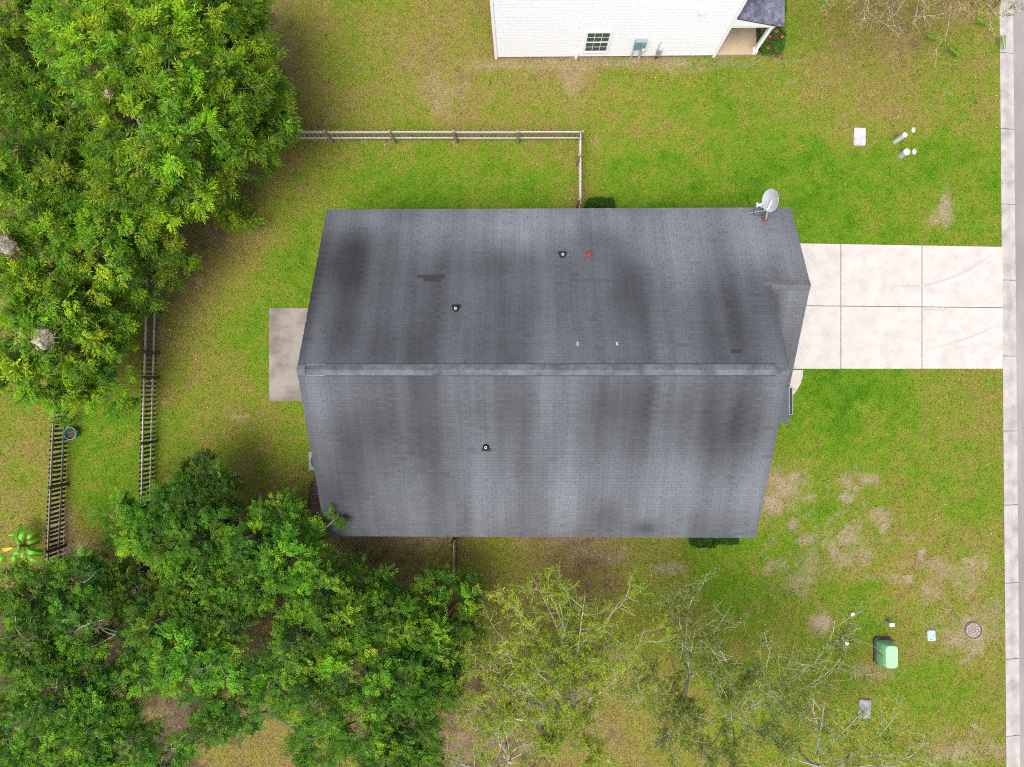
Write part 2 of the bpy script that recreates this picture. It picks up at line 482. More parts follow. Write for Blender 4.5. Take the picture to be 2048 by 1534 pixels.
ys = np.concatenate([np.linspace(-90, -17.2, 14), np.arange(-17, 17.2, 0.17), np.linspace(17.5, 90, 14)])
us = np.concatenate([np.linspace(-110, -42.2, 12), np.arange(-42, 0.01, 0.17)])
us[-1] = 0.0
UU, YY = np.meshgrid(us, ys)
XX = UU + kerb_x(YY)
fx = XX.ravel(); fy = YY.ravel()
zz = (fbm(fx * .8, fy * .8, 11, 3) - .5) * 0.05
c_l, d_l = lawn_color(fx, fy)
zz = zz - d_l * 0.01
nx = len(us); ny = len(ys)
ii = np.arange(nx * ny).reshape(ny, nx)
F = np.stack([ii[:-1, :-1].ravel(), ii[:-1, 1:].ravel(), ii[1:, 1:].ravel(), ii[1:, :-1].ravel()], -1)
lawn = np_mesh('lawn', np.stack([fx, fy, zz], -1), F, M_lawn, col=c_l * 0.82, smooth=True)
tag(lawn, kind='structure')

# ================================================================== road and kerb
KW = 0.60
rd = MB()
for y0, y1 in ((-90, -30), (-30, -15), (-15, 0), (0, 15), (15, 30), (30, 90)):
    rd.add([(kerb_x(y0) + KW, y0, -.10), (kerb_x(y0) + KW + 7.5, y0, -.10), (kerb_x(y1) + KW + 7.5, y1, -.10), (kerb_x(y1) + KW, y1, -.10),
            (kerb_x(y0) + KW, y0, -.3), (kerb_x(y0) + KW + 7.5, y0, -.3), (kerb_x(y1) + KW + 7.5, y1, -.3), (kerb_x(y1) + KW, y1, -.3)],
           [(0, 1, 2, 3), (4, 7, 6, 5), (0, 4, 5, 1), (1, 5, 6, 2), (2, 6, 7, 3), (3, 7, 4, 0)])
road = rd.build('road', M_asph)
tag(road, kind='structure')
kb = MB()
for y0, y1 in ((-90, -17), (-17, 0), (0, 17), (17, 90)):
    kb.add([(kerb_x(y0) + .01, y0, -.06), (kerb_x(y0) + KW, y0, -.115), (kerb_x(y1) + KW, y1, -.115), (kerb_x(y1) + .01, y1, -.06),
            (kerb_x(y0) + .01, y0, -.28), (kerb_x(y0) + KW, y0, -.28), (kerb_x(y1) + KW, y1, -.28), (kerb_x(y1) + .01, y1, -.28)],
           [(0, 1, 2, 3), (4, 7, 6, 5), (0, 4, 5, 1), (1, 5, 6, 2), (2, 6, 7, 3), (3, 7, 4, 0)])
kerb = kb.build('kerb', M_joint)
tag(kerb, kind='structure')
ky = [at(2020, v)[1] for v in (-200, -45, 105, 257, 408, 560, 712, 862, 1010, 1166, 1318, 1472, 1620, 1770)]
prof = [(0.005, .02), (.16, .016), (.28, -.01), (.38, -.045), (.48, -.068), (KW - .015, -.07)]
for i in range(len(ky) - 1):
    ya = ky[i] - .012; yb = ky[i + 1] + .012
    vs = []
    for y in (yb, ya):
        vs += [(kerb_x(y) + a, y, b) for a, b in prof] + [(kerb_x(y) + a, y, -.2) for a, b in (prof[-1], prof[0])]
    n = len(prof) + 2
    fs = [tuple(range(n)), tuple(range(2 * n - 1, n - 1, -1))] + [(j, n + j, n + (j + 1) % n, (j + 1) % n) for j in range(n)]
    MB().add(vs, fs).build('kerb_segment', M_kerb, kerb)

# ================================================================== driveway
def poly(pxs, z=0.0):
    return [tuple(at(x, y, z)[:2]) for x, y in pxs]


dz = 0.035
dw = MB().prism(poly([(1545, 737.5), (2004, 737.5), (2002, 494), (1545, 487.5)])[::1], -.15, .012)
driveway = dw.build('driveway', M_joint)
tag(driveway, kind='structure')


def lerp(a, b, t): return a + (b - a) * t


def dline_top(x): return lerp(487, 494, (x - 1600) / 405)
def dline_mid(x): return lerp(611.5, 615.5, (x - 1600) / 405)
def dline_bot(x): return 737.5


xs = [1545, 1681, 1843, 2005]
gp = .75
for i in range(3):
    a = xs[i] + (gp if i else 0); b = xs[i + 1] - gp
    for top, bot in ((dline_top, dline_mid), (dline_mid, dline_bot)):
        t0 = gp if top is dline_mid else 0; b0 = gp if bot is dline_mid else 0
        P = poly([(a, bot(a) - b0), (b, bot(b) - b0), (b, top(b) + t0), (a, top(a) + t0)])
        MB().prism(P, -.12, dz).build('concrete_slab', M_conc, driveway, bevel=0.006)
# crack in the outer slab and tyre marks are thin real films on the slab
M_crack = mat('crack_dirt', (0.13, 0.11, 0.09), 0.95, 0.4)
cr = [(1845, 618.5), (1855, 620), (1864, 618.5), (1872, 621), (1880, 619), (1886, 622), (1890, 617)]
m = MB()
for (xa, ya), (xb, yb) in zip(cr[:-1], cr[1:]):
    A = at(xa, ya, 0); B = at(xb, yb, 0); d = (B - A)[:2]; d /= np.linalg.norm(d); nrm = np.array([-d[1], d[0]]) * .006
    m.add([(A[0] - nrm[0], A[1] - nrm[1], dz + .003), (B[0] - nrm[0], B[1] - nrm[1], dz + .003), (B[0] + nrm[0], B[1] + nrm[1], dz + .003), (A[0] + nrm[0], A[1] + nrm[1], dz + .003)], [(0, 1, 2, 3)])
m.build('crack', M_crack, driveway)
M_tyre = mat('tyre_mark', (0.295, 0.285, 0.278), 0.9, 0.12, 2.0, 35.0)
for pts, w in (([(1770, 570), (1810, 573), (1850, 571), (1890, 560), (1930, 543), (1965, 522), (1985, 508)], .045),
               ([(1850, 700), (1890, 690), (1930, 678), (1970, 662), (1995, 648)], .03)):
    m = MB(); L_ = []; Rr = []
    P = [at(a, b)[:2] for a, b in pts]
    fine = []
    for i in range(len(P) - 1):
        for k in range(6): fine.append(P[i] + (P[i + 1] - P[i]) * k / 6)
    for i in range(len(fine)):
        d = fine[min(i + 1, len(fine) - 1)] - fine[max(i - 1, 0)]; d = d / np.linalg.norm(d)
        ww = w * min(1, i / 10, (len(fine) - i) / 8) + .003
        L_.append((fine[i][0] - d[1] * ww, fine[i][1] + d[0] * ww, dz + .003)); Rr.append((fine[i][0] + d[1] * ww, fine[i][1] - d[0] * ww, dz + .003))
    n = len(fine)
    m.add(L_ + Rr, [(i, n + i, n + i + 1, i + 1) for i in range(n - 1)]).build('tyre_mark', M_tyre, driveway)

# entry path: two curved slabs beside the driveway
path = MB().prism(poly([(1540, 815), (1572, 806), (1590, 790), (1602, 765), (1605, 739.5), (1540, 739.5)]), -.12, .008).build('path', M_joint)
tag(path, kind='structure')
arc = [(1577 + 0, 797.0), (1584, 791.5), (1591, 784)]
MB().prism(poly([(1545, 740), (1545, 762), (1578, 770.5), (1593, 781), (1600, 768), (1605, 752), (1606, 740)]), -.1, .03).build('concrete_slab', M_conc, path, bevel=.005)
MB().prism(poly([(1545, 763), (1545, 812), (1562, 809), (1577, 798), (1585, 791), (1592.3, 782), (1577.6, 771.6)]), -.1, .03).build('concrete_slab', M_conc, path, bevel=.005)

# patio behind the house
patio = MB().prism(poly([(539, 801.5), (640, 801.5), (640, 616.5), (539, 616.5)]), -.12, .05).build('patio', M_patio, bevel=.008)
tag(patio, kind='structure')

# ================================================================== main house
EZ = 2.74                                  # eave height
PITCH = 0.543
RX0, RX1 = -6.88, 7.96                     # gable rakes
GX1 = 9.20                                 # garage rake
YN = float(at(1100, 418, EZ)[1]); YS = float(at(1100, 1073, EZ)[1])
YR = (YN + YS) / 2; RZ = EZ + (YN - YR) * PITCH
GYR = 3.38; GRZ = EZ + (YN - GYR) * PITCH
GYS = 0.12; GSZ = GRZ - (GYR - GYS) * PITCH
CS = 1 / math.sqrt(1 + PITCH ** 2); SN = PITCH * CS

house = empty('house', (0.5, 0.6, 0))
tag(house, 'single-storey house under a long grey streaked shingle gable roof', 'house')

# walls
WX0, WX1 = RX0 + .3, RX1 - .35
WYN, WYS = YN - .35, YS + .35
W_SIDE = mat('house_siding', (0.62, 0.62, 0.60), 0.6, 0.05)
wall_n = MB().box(WX0, GX1 - .35, WYN - .15, WYN, 0.15, EZ - .1).build('wall', W_SIDE, house)
MB().box(WX0, WX1, WYS, WYS + .15, 0.15, EZ - .1).build('wall', W_SIDE, house)


def gable_wall(x, y0, y1, yr, zr, t=.15):
    pts = [(y0, .15), (y1, .15), (y1, EZ - .12), (yr, zr), (y0, EZ - .12)]
    vs = [(x, a, b) for a, b in pts] + [(x + t, a, b) for a, b in pts]
    fs = [(4, 3, 2, 1, 0), (5, 6, 7, 8, 9)] + [(i, (i + 1) % 5, 5 + (i + 1) % 5, 5 + i) for i in range(5)]
    return MB().add(vs, fs).build('wall', W_SIDE, house)


gable_wall(WX0 + .002, WYS + .152, WYN - .152, YR, RZ - .35)
gable_wall(WX1 - .16, WYS + .152, WYN - .152, YR, RZ - .35)
gable_wall(GX1 - .52, GYS + .3, WYN - .155, GYR, GRZ - .32)
MB().box(WX1 + .002, GX1 - .53, GYS + .31, GYS + .45, .15, EZ - .1).build('wall', W_SIDE, house)
MB().box(WX0 - .02, GX1 - .34, GYS + .3, WYN + .02, -.1, .148).build('foundation', M_patio, house)
MB().box(WX0 - .02, WX1 + .02, WYS - .02, GYS + .298, -.1, .148).build('foundation', M_patio, house)
gd = MB().box(GX1 - .368, GX1 - .33, GYR - 2.35, GYR + 2.1, .16, 2.3).build('garage_door', M_white, house)
for k in range(4):
    MB().box(GX1 - .329, GX1 - .31, GYR - 2.3, GYR + 2.05, .18 + k * .53, .68 + k * .53).build('panel', M_trim, gd)
fd = MB().box(WX1, WX1 + .05, -1.6, -.65, .16, 2.2).build('door', mat('front_door', (0.12, 0.03, 0.03), .5), house)
MB().lathe((WX1 + .08, -1.48, 1.1), [(.03, -.03), (.035, 0), (.03, .03)], 8).build('handle', M_silver, fd)
for wy in (-3.6,):
    w = MB().box(WX1 - .001, WX1 + .04, wy - .5, wy + .5, .9, 2.2).build('window', M_trim, house)
    for a in (-1, 1): MB().box(WX1 + .042, WX1 + .05, wy + a * .24 - .2, wy + a * .24 + .2, .96, 2.14).build('pane', M_glass_l, w)
for wx in (-4.5, -1.5, 2.0, 5.5):
    w = MB().box(wx - .5, wx + .5, WYS - .04, WYS + .001, .9, 2.2).build('window', M_trim, house)
    for a in (-1, 1): MB().box(wx + a * .24 - .2, wx + a * .24 + .2, WYS - .05, WYS - .042, .96, 2.14).build('pane', M_glass_l, w)
sd = MB().box(WX0 - .04, WX0 - .001, .4, 2.2, .16, 2.2).build('sliding_door', M_trim, house)
for a in (.45, 1.33): MB().box(WX0 - .05, WX0 - .042, a, a + .8, .24, 2.12).build('pane', M_glass_l, sd)

# roof decks (one mesh, the underlay seen in the slots between shingles)
TH = 0.10


def slab(m, pts, dn):
    """thin slab below a polygon; pts ccw from above"""
    n = len(pts)
    vs = list(pts) + [(x, y, z - dn) for x, y, z in pts]
    m.add(vs, [tuple(range(n)), tuple(range(2 * n - 1, n - 1, -1))] + [(i, n + i, n + (i + 1) % n, (i + 1) % n) for i in range(n)])


def zN(y): return EZ + (YN - y) * PITCH
def zS(y): return EZ + (y - YS) * PITCH
def zG(y): return GRZ - (GYR - y) * PITCH


rm = MB()
slab(rm, [(RX0, YN, EZ), (RX0, YR, RZ), (RX1, YR, RZ), (RX1, GYR, GRZ), (RX1, YN, EZ)], TH)
slab(rm, [(RX1, YN, EZ), (RX1, GYR, GRZ), (GX1, GYR, GRZ), (GX1, YN, EZ)], TH)
slab(rm, [(RX0, YR, RZ), (RX0, YS, EZ), (RX1, YS, EZ), (RX1, YR, RZ)], TH)
slab(rm, [(RX1 - .5, GYR, GRZ), (RX1 - .5, GYS, GSZ), (GX1, GYS, GSZ), (GX1, GYR, GRZ)], TH)
# porch roof, a shed that falls towards the street
PY0, PY1 = float(at(1577, 845, 2.6)[1]), GYS - .005
PXE = GX1 - .04
slab(rm, [(RX1 - .45, PY1, 3.06), (RX1 - .45, PY0, 3.06), (PXE, PY0, 2.62), (PXE, PY1, 2.62)], .09)
roof = rm.build('roof', M_deck, house)

# fascia and rake boards
fm = MB()
fm.box(RX0 + .01, GX1 - .01, YN - .03, YN - .005, EZ - .26, EZ - TH - .002)
fm.build('fascia', M_trim, house)
MB().box(RX0 + .01, RX1 - .01, YS + .005, YS + .03, EZ - .26, EZ - TH - .002).build('fascia', M_trim, house)


def rake(x, y0, z0, y1, z1):
    MB().hexa([(x, y0, z0 - .26), (x + .03, y0, z0 - .26), (x + .03, y1, z1 - .26), (x, y1, z1 - .26)],
              [(x, y0, z0 - TH - .003), (x + .03, y0, z0 - TH - .003), (x + .03, y1, z1 - TH - .003), (x, y1, z1 - TH - .003)]).build('rake_board', M_trim, house)


rake(RX0 + .005, YS + .035, zS(YS + .035), YR - .002, RZ)
rake(RX0 + .005, YR + .002, RZ, YN - .035, zN(YN - .035))
rake(RX1 - .035, YS + .035, zS(YS + .035), YR - .002, RZ)
rake(GX1 - .035, GYR + .002, GRZ, YN - .035, zN(YN - .035))
rake(GX1 - .035, GYS + .02, zG(GYS + .02), GYR - .002, GRZ)

# ---- roof staining survey: px, py, rx, ry, amount (+ pale, - dark algae)
STAIN = [
    (1115,432,520,42,.22),(1100,610,520,110,-.10),(1200,1010,330,70,.14),(760,930,150,90,-.14),(1150,500,500,20,.06),
    (1030,455,55,45,.45),(845,455,60,40,.25),(1400,490,110,70,.30),(1290,470,30,45,.28),(1540,470,50,60,.42),(1130,450,40,30,.22),(1240,440,40,30,.2),(740,440,60,25,.18),
    (1590,540,30,60,.30),(1600,640,16,60,.1),(1370,545,70,60,.2),
    (690,515,60,60,-.5),(660,620,60,90,-.3),(1190,480,26,40,-.26),(1000,520,90,30,-.22),(850,560,90,60,-.14),(1450,600,40,70,-.26),(1535,590,22,60,-.34),
    (885,650,50,70,-.16),(700,690,120,40,-.2),(810,430,22,14,-.3),(1330,600,80,60,-.16),(1100,600,120,60,-.14),(1250,560,30,90,-.14),(1480,690,90,40,-.12),(960,700,160,40,-.1),
    (1040,590,40,80,.10),(1170,640,40,80,.08),(780,600,50,60,.08),
    (640,800,60,70,.20),(760,800,120,50,.06),(720,860,60,70,-.26),(690,960,55,80,-.34),(660,1010,40,50,-.2),(860,880,26,120,-.22),(920,930,24,120,-.22),(1070,900,26,140,-.2),
    (1000,820,120,30,-.12),(1230,860,60,70,-.24),(1300,800,100,40,-.2),(1460,870,60,45,-.26),(1500,830,50,50,-.2),(1380,850,50,60,-.2),(1210,1030,26,40,-.44),(1290,1056,20,14,-.5),
    (1080,1010,16,60,-.22),(780,960,30,90,.20),(980,980,45,80,.22),(1120,990,40,80,.20),(1420,1000,90,60,.26),(1340,960,50,60,.14),(830,1000,20,70,.1),(1500,970,40,60,.2),(1190,940,30,50,.12),
    (720,1040,60,30,.05),(760,1050,30,40,-.18),(930,1050,16,40,-.2),(1380,1040,20,30,-.15),(950,860,16,60,.1),
]


def stain_at(P):
    """P (N,3) on the roof -> tone multiplier; streaks run down the slope"""
    x = P[:, 0]; y = P[:, 1]; z = P[:, 2]
    s = np.zeros(len(P))
    for px, py, rx, ry, a in STAIN:
        zc = EZ + 1.6
        for _ in range(3):
            c = at(px, py, zc); zc = (zN(c[1]) if c[1] > YR else zS(c[1]))
        k = 61.0
        q = ((x - c[0] + (fbm(y * .7, x * 2.0, 77, 2) - .5) * .5) / (rx * 1.15 / k)) ** 2 + ((y - c[1]) / (ry * 1.2 / k)) ** 2
        s += a * np.exp(-q)
    s = s * (.5 + 1.0 * fbm(x * 2.6, y * .14, 51, 1))
    st = (fbm(x * 4.2 + fbm(x, y * .5, 7, 2), y * .16, 53, 1) - .5) * .22 + (fbm(x * 1.7, y * 0.14, 41, 2) - .5) * .5 + (fbm(x * 2.9, y * 0.24, 43, 1) - .5) * .2 + (fbm(x * .8, y * .8, 47, 3) - .5) * .2
    return np.clip(1.06 + s * 1.2 + st * 1.15 + .06 * (y > YR), .36, 1.9)


ROOF_C = np.array((0.067, 0.074, 0.083))
EXP = 0.118; TAB = 0.305; SLOT = 0.009; LAPG = 0.005  # gap between courses bares dark deck in place of a shadow line
tabs = []          # (corner array (8,3), colours (8,3))


def shingles(origin, u, v, nrm, rows, urange, lift=0.0, skip=None, base=ROOF_C, tabw=TAB, exposure=EXP, blocky=0.0):
    origin = np.array(origin); u = np.array(u, float); v = np.array(v, float); nrm = np.array(nrm, float)
    for i in range(rows):
        v0 = i * exposure; v1 = v0 + exposure - LAPG
        u0, u1 = urange(v0 + exposure * .5)
        if u1 - u0 < .05: continue
        off = (i % 2) * tabw * .5 + .03 * math.sin(i * 1.7)
        k0 = math.floor((u0 - off) / tabw)
        k1 = math.ceil((u1 - off) / tabw)
        for k in range(k0, k1):
            a = max(u0, off + k * tabw + SLOT * .5); b = min(u1, off + (k + 1) * tabw - SLOT * .5)
            if b - a < .02: continue
            h0 = lift + .0072 + random.uniform(-.0006, .0006); h1 = lift + .0045
            C = [origin + u * q + v * w + nrm * h for (q, w, h) in
                 ((a, v0, lift + .002), (b, v0, lift + .002), (b, v1, lift + .002), (a, v1, lift + .002), (a, v0, h0), (b, v0, h0), (b, v1, h1), (a, v1, h1))]
            j = random.gauss(1, .03)
            if random.random() < .02: j *= random.uniform(.84, .93)
            if blocky: j *= random.choice((1.0 - blocky, 1.0, 1.0, 1.0 + blocky))
            tabs.append((np.array(C), j, base))
    return tabs


def emit_shingles(tabs, parent, stain=True, single=300):
    allp = np.concatenate([t[0] for t in tabs])
    jit = np.repeat([t[1] for t in tabs], 8)
    base = np.repeat(np.array([t[2] for t in tabs]), 8, 0)
    tone = stain_at(allp) if stain else np.ones(len(allp))
    col = base * (tone * jit)[:, None]
    # pale, slightly bluish where clean, warmer where stained
    warm = np.clip(1 - tone, 0, .5)[:, None]
    col = col * (1 + warm * np.array((.04, .0, .02)))
    T = np.arange(len(tabs))
    ctr = np.array([t[0][4:].mean(0) for t in tabs])
    wid = np.array([np.linalg.norm(t[0][5] - t[0][4]) for t in tabs])
    score = wid / (CAM_H - ctr[:, 2])
    order = np.argsort(-score)
    own = order[:single]; rest = np.setdiff1d(T, own)
    fq = np.array([(4, 5, 6, 7), (0, 1, 5, 4), (1, 2, 6, 5), (3, 0, 4, 7), (2, 3, 7, 6)])
    for t in own:
        np_mesh('shingle', allp[t * 8:t * 8 + 8], fq, M_shingle, parent, col=col[t * 8:t * 8 + 8])
    if len(rest):
        idx = (rest[:, None] * 8 + np.arange(8)).ravel()
        Fr = (fq[None] + (np.arange(len(rest)) * 8)[:, None, None]).reshape(-1, 4)
        o = np_mesh('shingles', allp[idx], Fr, M_shingle, parent, col=col[idx])
        o['kind'] = 'stuff'


slopeN = (YN - YR) / CS; rowsN = int(slopeN / EXP)
vG = (YN - GYR) / CS
E_OV = .02
shingles((0, YN + E_OV * CS, EZ - E_OV * SN), (1, 0, 0), (0, -CS, SN), (0, SN, CS), rowsN, lambda v: (RX0 - .015, (GX1 + .015) if v < vG + .03 else RX1 + .015))
shingles((0, YS - E_OV * CS, EZ - E_OV * SN), (1, 0, 0), (0, CS, SN), (0, -SN, CS), rowsN, lambda v: (RX0 - .015, RX1 + .015))
rowsG = int((GYR - GYS) / CS / EXP)
shingles((0, GYS - E_OV * CS, GSZ - E_OV * SN), (1, 0, 0), (0, CS, SN), (0, -SN, CS), rowsG, lambda v: (RX1 - .3, GX1 + .015), base=ROOF_C * 1.05)
pv = np.array((RX1 - .45 - PXE, 0, 3.06 - 2.62)); plen = np.linalg.norm(pv); pv /= plen
shingles((PXE + .02, 0, 2.612), (0, 1, 0), tuple(pv), tuple(np.cross(np.array((0, 1.0, 0)), pv) * -1) if np.cross(np.array((0, 1.0, 0)), pv)[2] < 0 else tuple(np.cross(np.array((0, 1.0, 0)), pv)),
         int(plen / EXP), lambda v: (PY0 - .01, PY1), base=ROOF_C * 1.1)
emit_shingles(tabs, roof)

# dark replacement shingles on the roof
M_patch = mat('new_dark_shingle', (0.026, 0.025, 0.027), .92, .25, 20, 80)


def roof_pt(px, py):
    zc = EZ + 1.5
    for _ in range(6):
        c = at(px, py, zc); zc = zN(c[1]) if c[1] > YR else zS(c[1])
    return np.array([c[0], c[1], zc])


def roof_frame(p):
    n = np.array((0, SN, CS)) if p[1] > YR else np.array((0, -SN, CS))
    v = np.array((0, -CS, SN)) if p[1] > YR else np.array((0, CS, SN))
    return np.array((1.0, 0, 0)), v, n


def roof_plate(px0, px1, py0, py1, h, material, name, parent):
    a = roof_pt(px0, py0); b = roof_pt(px1, py0); c = roof_pt(px1, py1); d = roof_pt(px0, py1)
    _, _, n = roof_frame(a)
    q = [a, d, c, b]
    return MB().hexa([p + n * .012 for p in q], [p + n * (.014 + h) for p in q]).build(name, material, parent)


roof_plate(845, 889, 550.5, 556.5, .012, M_patch, 'patch_shingle', roof)
roof_plate(835, 845, 551, 556, .010, M_patch, 'patch_shingle', roof)
roof_plate(848, 882, 557.5, 563, .010, M_patch, 'patch_shingle', roof)
roof_plate(1463, 1484, 700.5, 706.5, .012, M_patch, 'patch_shingle', roof)

# ridge vent with end caps
def ridge_strip(x0, x1, half, rise, material, name, parent, yr=YR, zr=RZ, lift=.014, segs=1):
    prof = []
    for s in (-1, -.55, 0, .55, 1):
        yy = s * half
        base = zr - abs(yy) * PITCH
        prof.append((yr + yy, base + lift + rise * (1 - (abs(s) * .8) ** 3 if abs(s) < 1 else .45)))
    low = [(yr + half, zr - half * PITCH + .006), (yr, zr + .002), (yr - half, zr - half * PITCH + .006)]
    P = prof + low
    n = len(P)
    vs = [(x0, a, b) for a, b in P] + [(x1, a, b) for a, b in P]
    fs = [tuple(range(n)), tuple(range(2 * n - 1, n - 1, -1))] + [(j, n + j, n + (j + 1) % n, (j + 1) % n) for j in range(n)]
    return MB().add(vs, fs).build(name, material, parent, smooth=True)


vx0 = float(at(613, 738, RZ)[0]); vx1 = float(at(1553, 738, RZ)[0])
vent = ridge_strip(vx0, vx1, .165, .022, M_cap, 'ridge_vent', roof)
for s in (-1, 1):
    m = MB()
    yy = YR + s * .172; zb = RZ - .172 * PITCH
    m.box(vx0, vx0 + .55, yy - .003, yy + .003, zb + .012, zb + .026)
    m.build('vent_edge', M_greybox, house)
    MB().box(vx0 + .552, vx1, yy - .009, yy + .009, zb + .006, zb + .034).build('vent_edge', M_dark, house)
x = RX0 - .02
while x < vx0 - .05:
    ridge_strip(x, min(x + .128, vx0 - .004), .155, .004 + .003 * random.random(), M_cap, 'ridge_cap', roof, lift=.016); x += .132
x = vx1 + .004
while x < RX1 - .02:
    ridge_strip(x, min(x + .128, RX1 + .02), .155, .004, M_cap, 'ridge_cap', roof, lift=.016); x += .132
M_cap2 = mat('garage_cap', (0.086, 0.090, 0.098), 0.9, 0.35, 5.0, 40.0, tint=(0.07, 0.07, 0.073), tint_scale=2.5)
x = RX1 - .25
while x < GX1 - .02:
    ridge_strip(x, min(x + .128, GX1 + .02), .15, .004, M_cap2, 'ridge_cap', roof, yr=GYR, zr=GRZ, lift=.016); x += .132

# gutter of the porch
gx = PXE + .03
gy1 = float(at(1574, 775, 2.6)[1]); gy0 = float(at(1574, 829, 2.6)[1])
gu = MB()
gu.box(gx, gx + .012, gy0, gy1, 2.50, 2.605); gu.box(gx + .10, gx + .112, gy0, gy1, 2.50, 2.605); gu.box(gx + .012, gx + .10, gy0, gy1, 2.50, 2.512)
gu.box(gx + .012, gx + .10, gy0, gy0 + .01, 2.512, 2.60); gu.box(gx + .012, gx + .10, gy1 - .01, gy1, 2.512, 2.60)
gutter = gu.build('gutter', M_greybox, house)
MB().box(gx - .016, gx - .002, gy0, gy1 - .1, 2.52, 2.60).build('back_flange', M_trim, gutter)
MB().box(gx + .014, gx + .098, gy0 + .012, gy1 - .012, 2.514, 2.53).build('dark_floor_strip', M_black, gutter)  # dark strip laid along the gutter floor


# plumbing vents
def vent_pipe(px, py, r=.042):
    p = roof_pt(px, py); u, v, n = roof_frame(p)
    t = MB().lathe((p[0], p[1], p[2] - .1), [(r, 0), (r, .32), (r * .58, .32), (r * .58, .22)], 16)
    pipe = t.build('vent_pipe', M_lead, house)
    MB().lathe((p[0], p[1], p[2] + .1225), [(r * .56, 0), (r * .56, .01), (.002, .011)], 12).build('bore', M_black, pipe)
    q = [p + u * a + v * b for a, b in ((-.15, -.16), (.15, -.16), (.15, -.04), (-.15, -.04))]
    MB().hexa([k + n * .013 for k in q], [k + n * .022 for k in q]).build('flashing', M_black, pipe)
    MB().lathe((p[0], p[1], p[2] - .06), [(r + .075, 0), (r + .07, .08), (r + .05, .14), (r + .001, .18)], 16).build('boot', M_black, pipe, smooth=True)


vent_pipe(1125, 511); vent_pipe(912, 618); vent_pipe(972, 894)
# rusty square cap
p = roof_pt(1177, 510); u, v, n = roof_frame(p)
b_ = MB()
q = [p + u * a + v * c for a, c in ((-.08, -.09), (.08, -.09), (.08, .09), (-.08, .09))]
b_.hexa([k + n * .01 for k in q], [k + n * .085 for k in q])
rc = b_.build('roof_cap', M_rust, house, bevel=.01)
q = [p + u * a + v * c for a, c in ((-.12, -.06), (.11, -.11), (.12, .1), (-.10, .1))]
MB().hexa([k + n * .014 for k in q], [k + n * .02 for k in q]).build('flashing', M_rust, rc)
for px in (1155, 1234):
    p = roof_pt(px, 688); u, v, n = roof_frame(p)
    h = MB()
    for a, b2, w, hh in ((0, 0, .025, .10), (0, .05, .055, .02), (0, -.06, .05, .02)):
        q = [p + u * (a + s * w) + v * (b2 + t * hh) for s, t in ((-1, -.5), (1, -.5), (1, .5), (-1, .5))]
        h.hexa([k + n * .014 for k in q], [k + n * (.02 + .006 * (b2 == 0)) for k in q])
    h.build('roof_anchor', M_silver, house)

# ================================================================== satellite dish on the roof corner
bp = roof_pt(1530, 440); u, v, n = roof_frame(bp)
dish = empty('satellite_dish', tuple(bp + n * .015))
tag(dish, 'pale grey satellite dish on a bent mast at the roof corner', 'satellite dish')
MB().lathe(tuple(bp + n * .014), [(.10, 0), (.10, .012), (.04, .02), (.035, .04)], 14, Matrix(((1, 0, 0), (0, CS, SN), (0, -SN, CS))).to_3x3()).build('base_plate', M_rust, dish)
top = at(1535, 419, bp[2] + .62)
elbow = bp + np.array((0.0, .03, .12))
MB().tube([bp + n * .03, elbow, top], .026, 10).build('mast', M_dish, dish, smooth=True)
dc = at(1543, 401, bp[2] + .75)
face = np.array((-.87, -.12, .42)); face /= np.linalg.norm(face)
zax = Vector(face); yax = Vector((-.22, .97, 0)); xax = yax.cross(zax).normalized(); yax = zax.cross(xax).normalized()
Mx = Matrix((xax, yax, zax)).transposed()
prof = [(.002, .0), (.10, .006), (.20, .026), (.29, .055), (.315, .066), (.322, .060), (.30, .045), (.20, .010), (.10, -.012), (.002, -.018)]
S = Matrix.Diagonal((1.12, 1.18, 1))
rf = MB().lathe(tuple(dc), prof[::-1], 32, Mx @ S).build('reflector', M_dish, dish, smooth=True)
MB().tube([dc + face * -.02, top], [.05, .03], 8).build('bracket', M_silver, dish, smooth=True)
hp = at(1517, 411, bp[2] + .85)
MB().tube([top, hp], .018, 6).build('feed_arm', M_dish, dish)
fh = MB().lathe(tuple(hp + np.array((0, .02, .0))), [(.03, -.05), (.045, -.04), (.05, .03), (.035, .06), (.002, .065)], 12, Mx).build('feed_horn', M_plastic, dish, smooth=True)
MB().lathe(tuple(hp + np.array((.07, .03, .02))), [(.03, -.03), (.04, -.02), (.04, .02), (.002, .035)], 12, Mx).build('feed_horn', M_plastic, dish, smooth=True)
MB().tube([hp + np.array((-.05, -.06, 0)), hp + np.array((-.05, .1, .03))], [.045, .03], 8).build('feed_bracket', M_greybox, dish)
br = roof_pt(1494, 427)
MB().tube([top + np.array((-.02, 0, -.1)), br + np.array((.0, 0, .03)), br + np.array((-.01, -.03, .02))], .011, 6).build('brace', M_dish, dish)
cab = [hp, at(1508, 420, bp[2] + .45), at(1508, 428, bp[2] + .2), at(1517, 431, bp[2] + .18), at(1528, 428, bp[2] + .3), top]
cpts = []
for i in range(len(cab) - 1):
    p0 = cab[max(i - 1, 0)]; p1 = cab[i]; p2 = cab[i + 1]; p3 = cab[min(i + 2, len(cab) - 1)]
    for k in range(6):
        t = k / 6
        cpts.append(.5 * ((2 * p1) + (p2 - p0) * t + (2 * p0 - 5 * p1 + 4 * p2 - p3) * t * t + (3 * p1 - p0 - 3 * p2 + p3) * t ** 3))
MB().tube(cpts, .008, 5).build('cable', M_black, dish)
MB().tube([bp + np.array((-.1, .05, .03)), bp + np.array((-.12, .12, .1)), bp + np.array((.02, .14, .2)), top + np.array((0, -.02, -.2))], .01, 5).build('cable', M_black, dish)

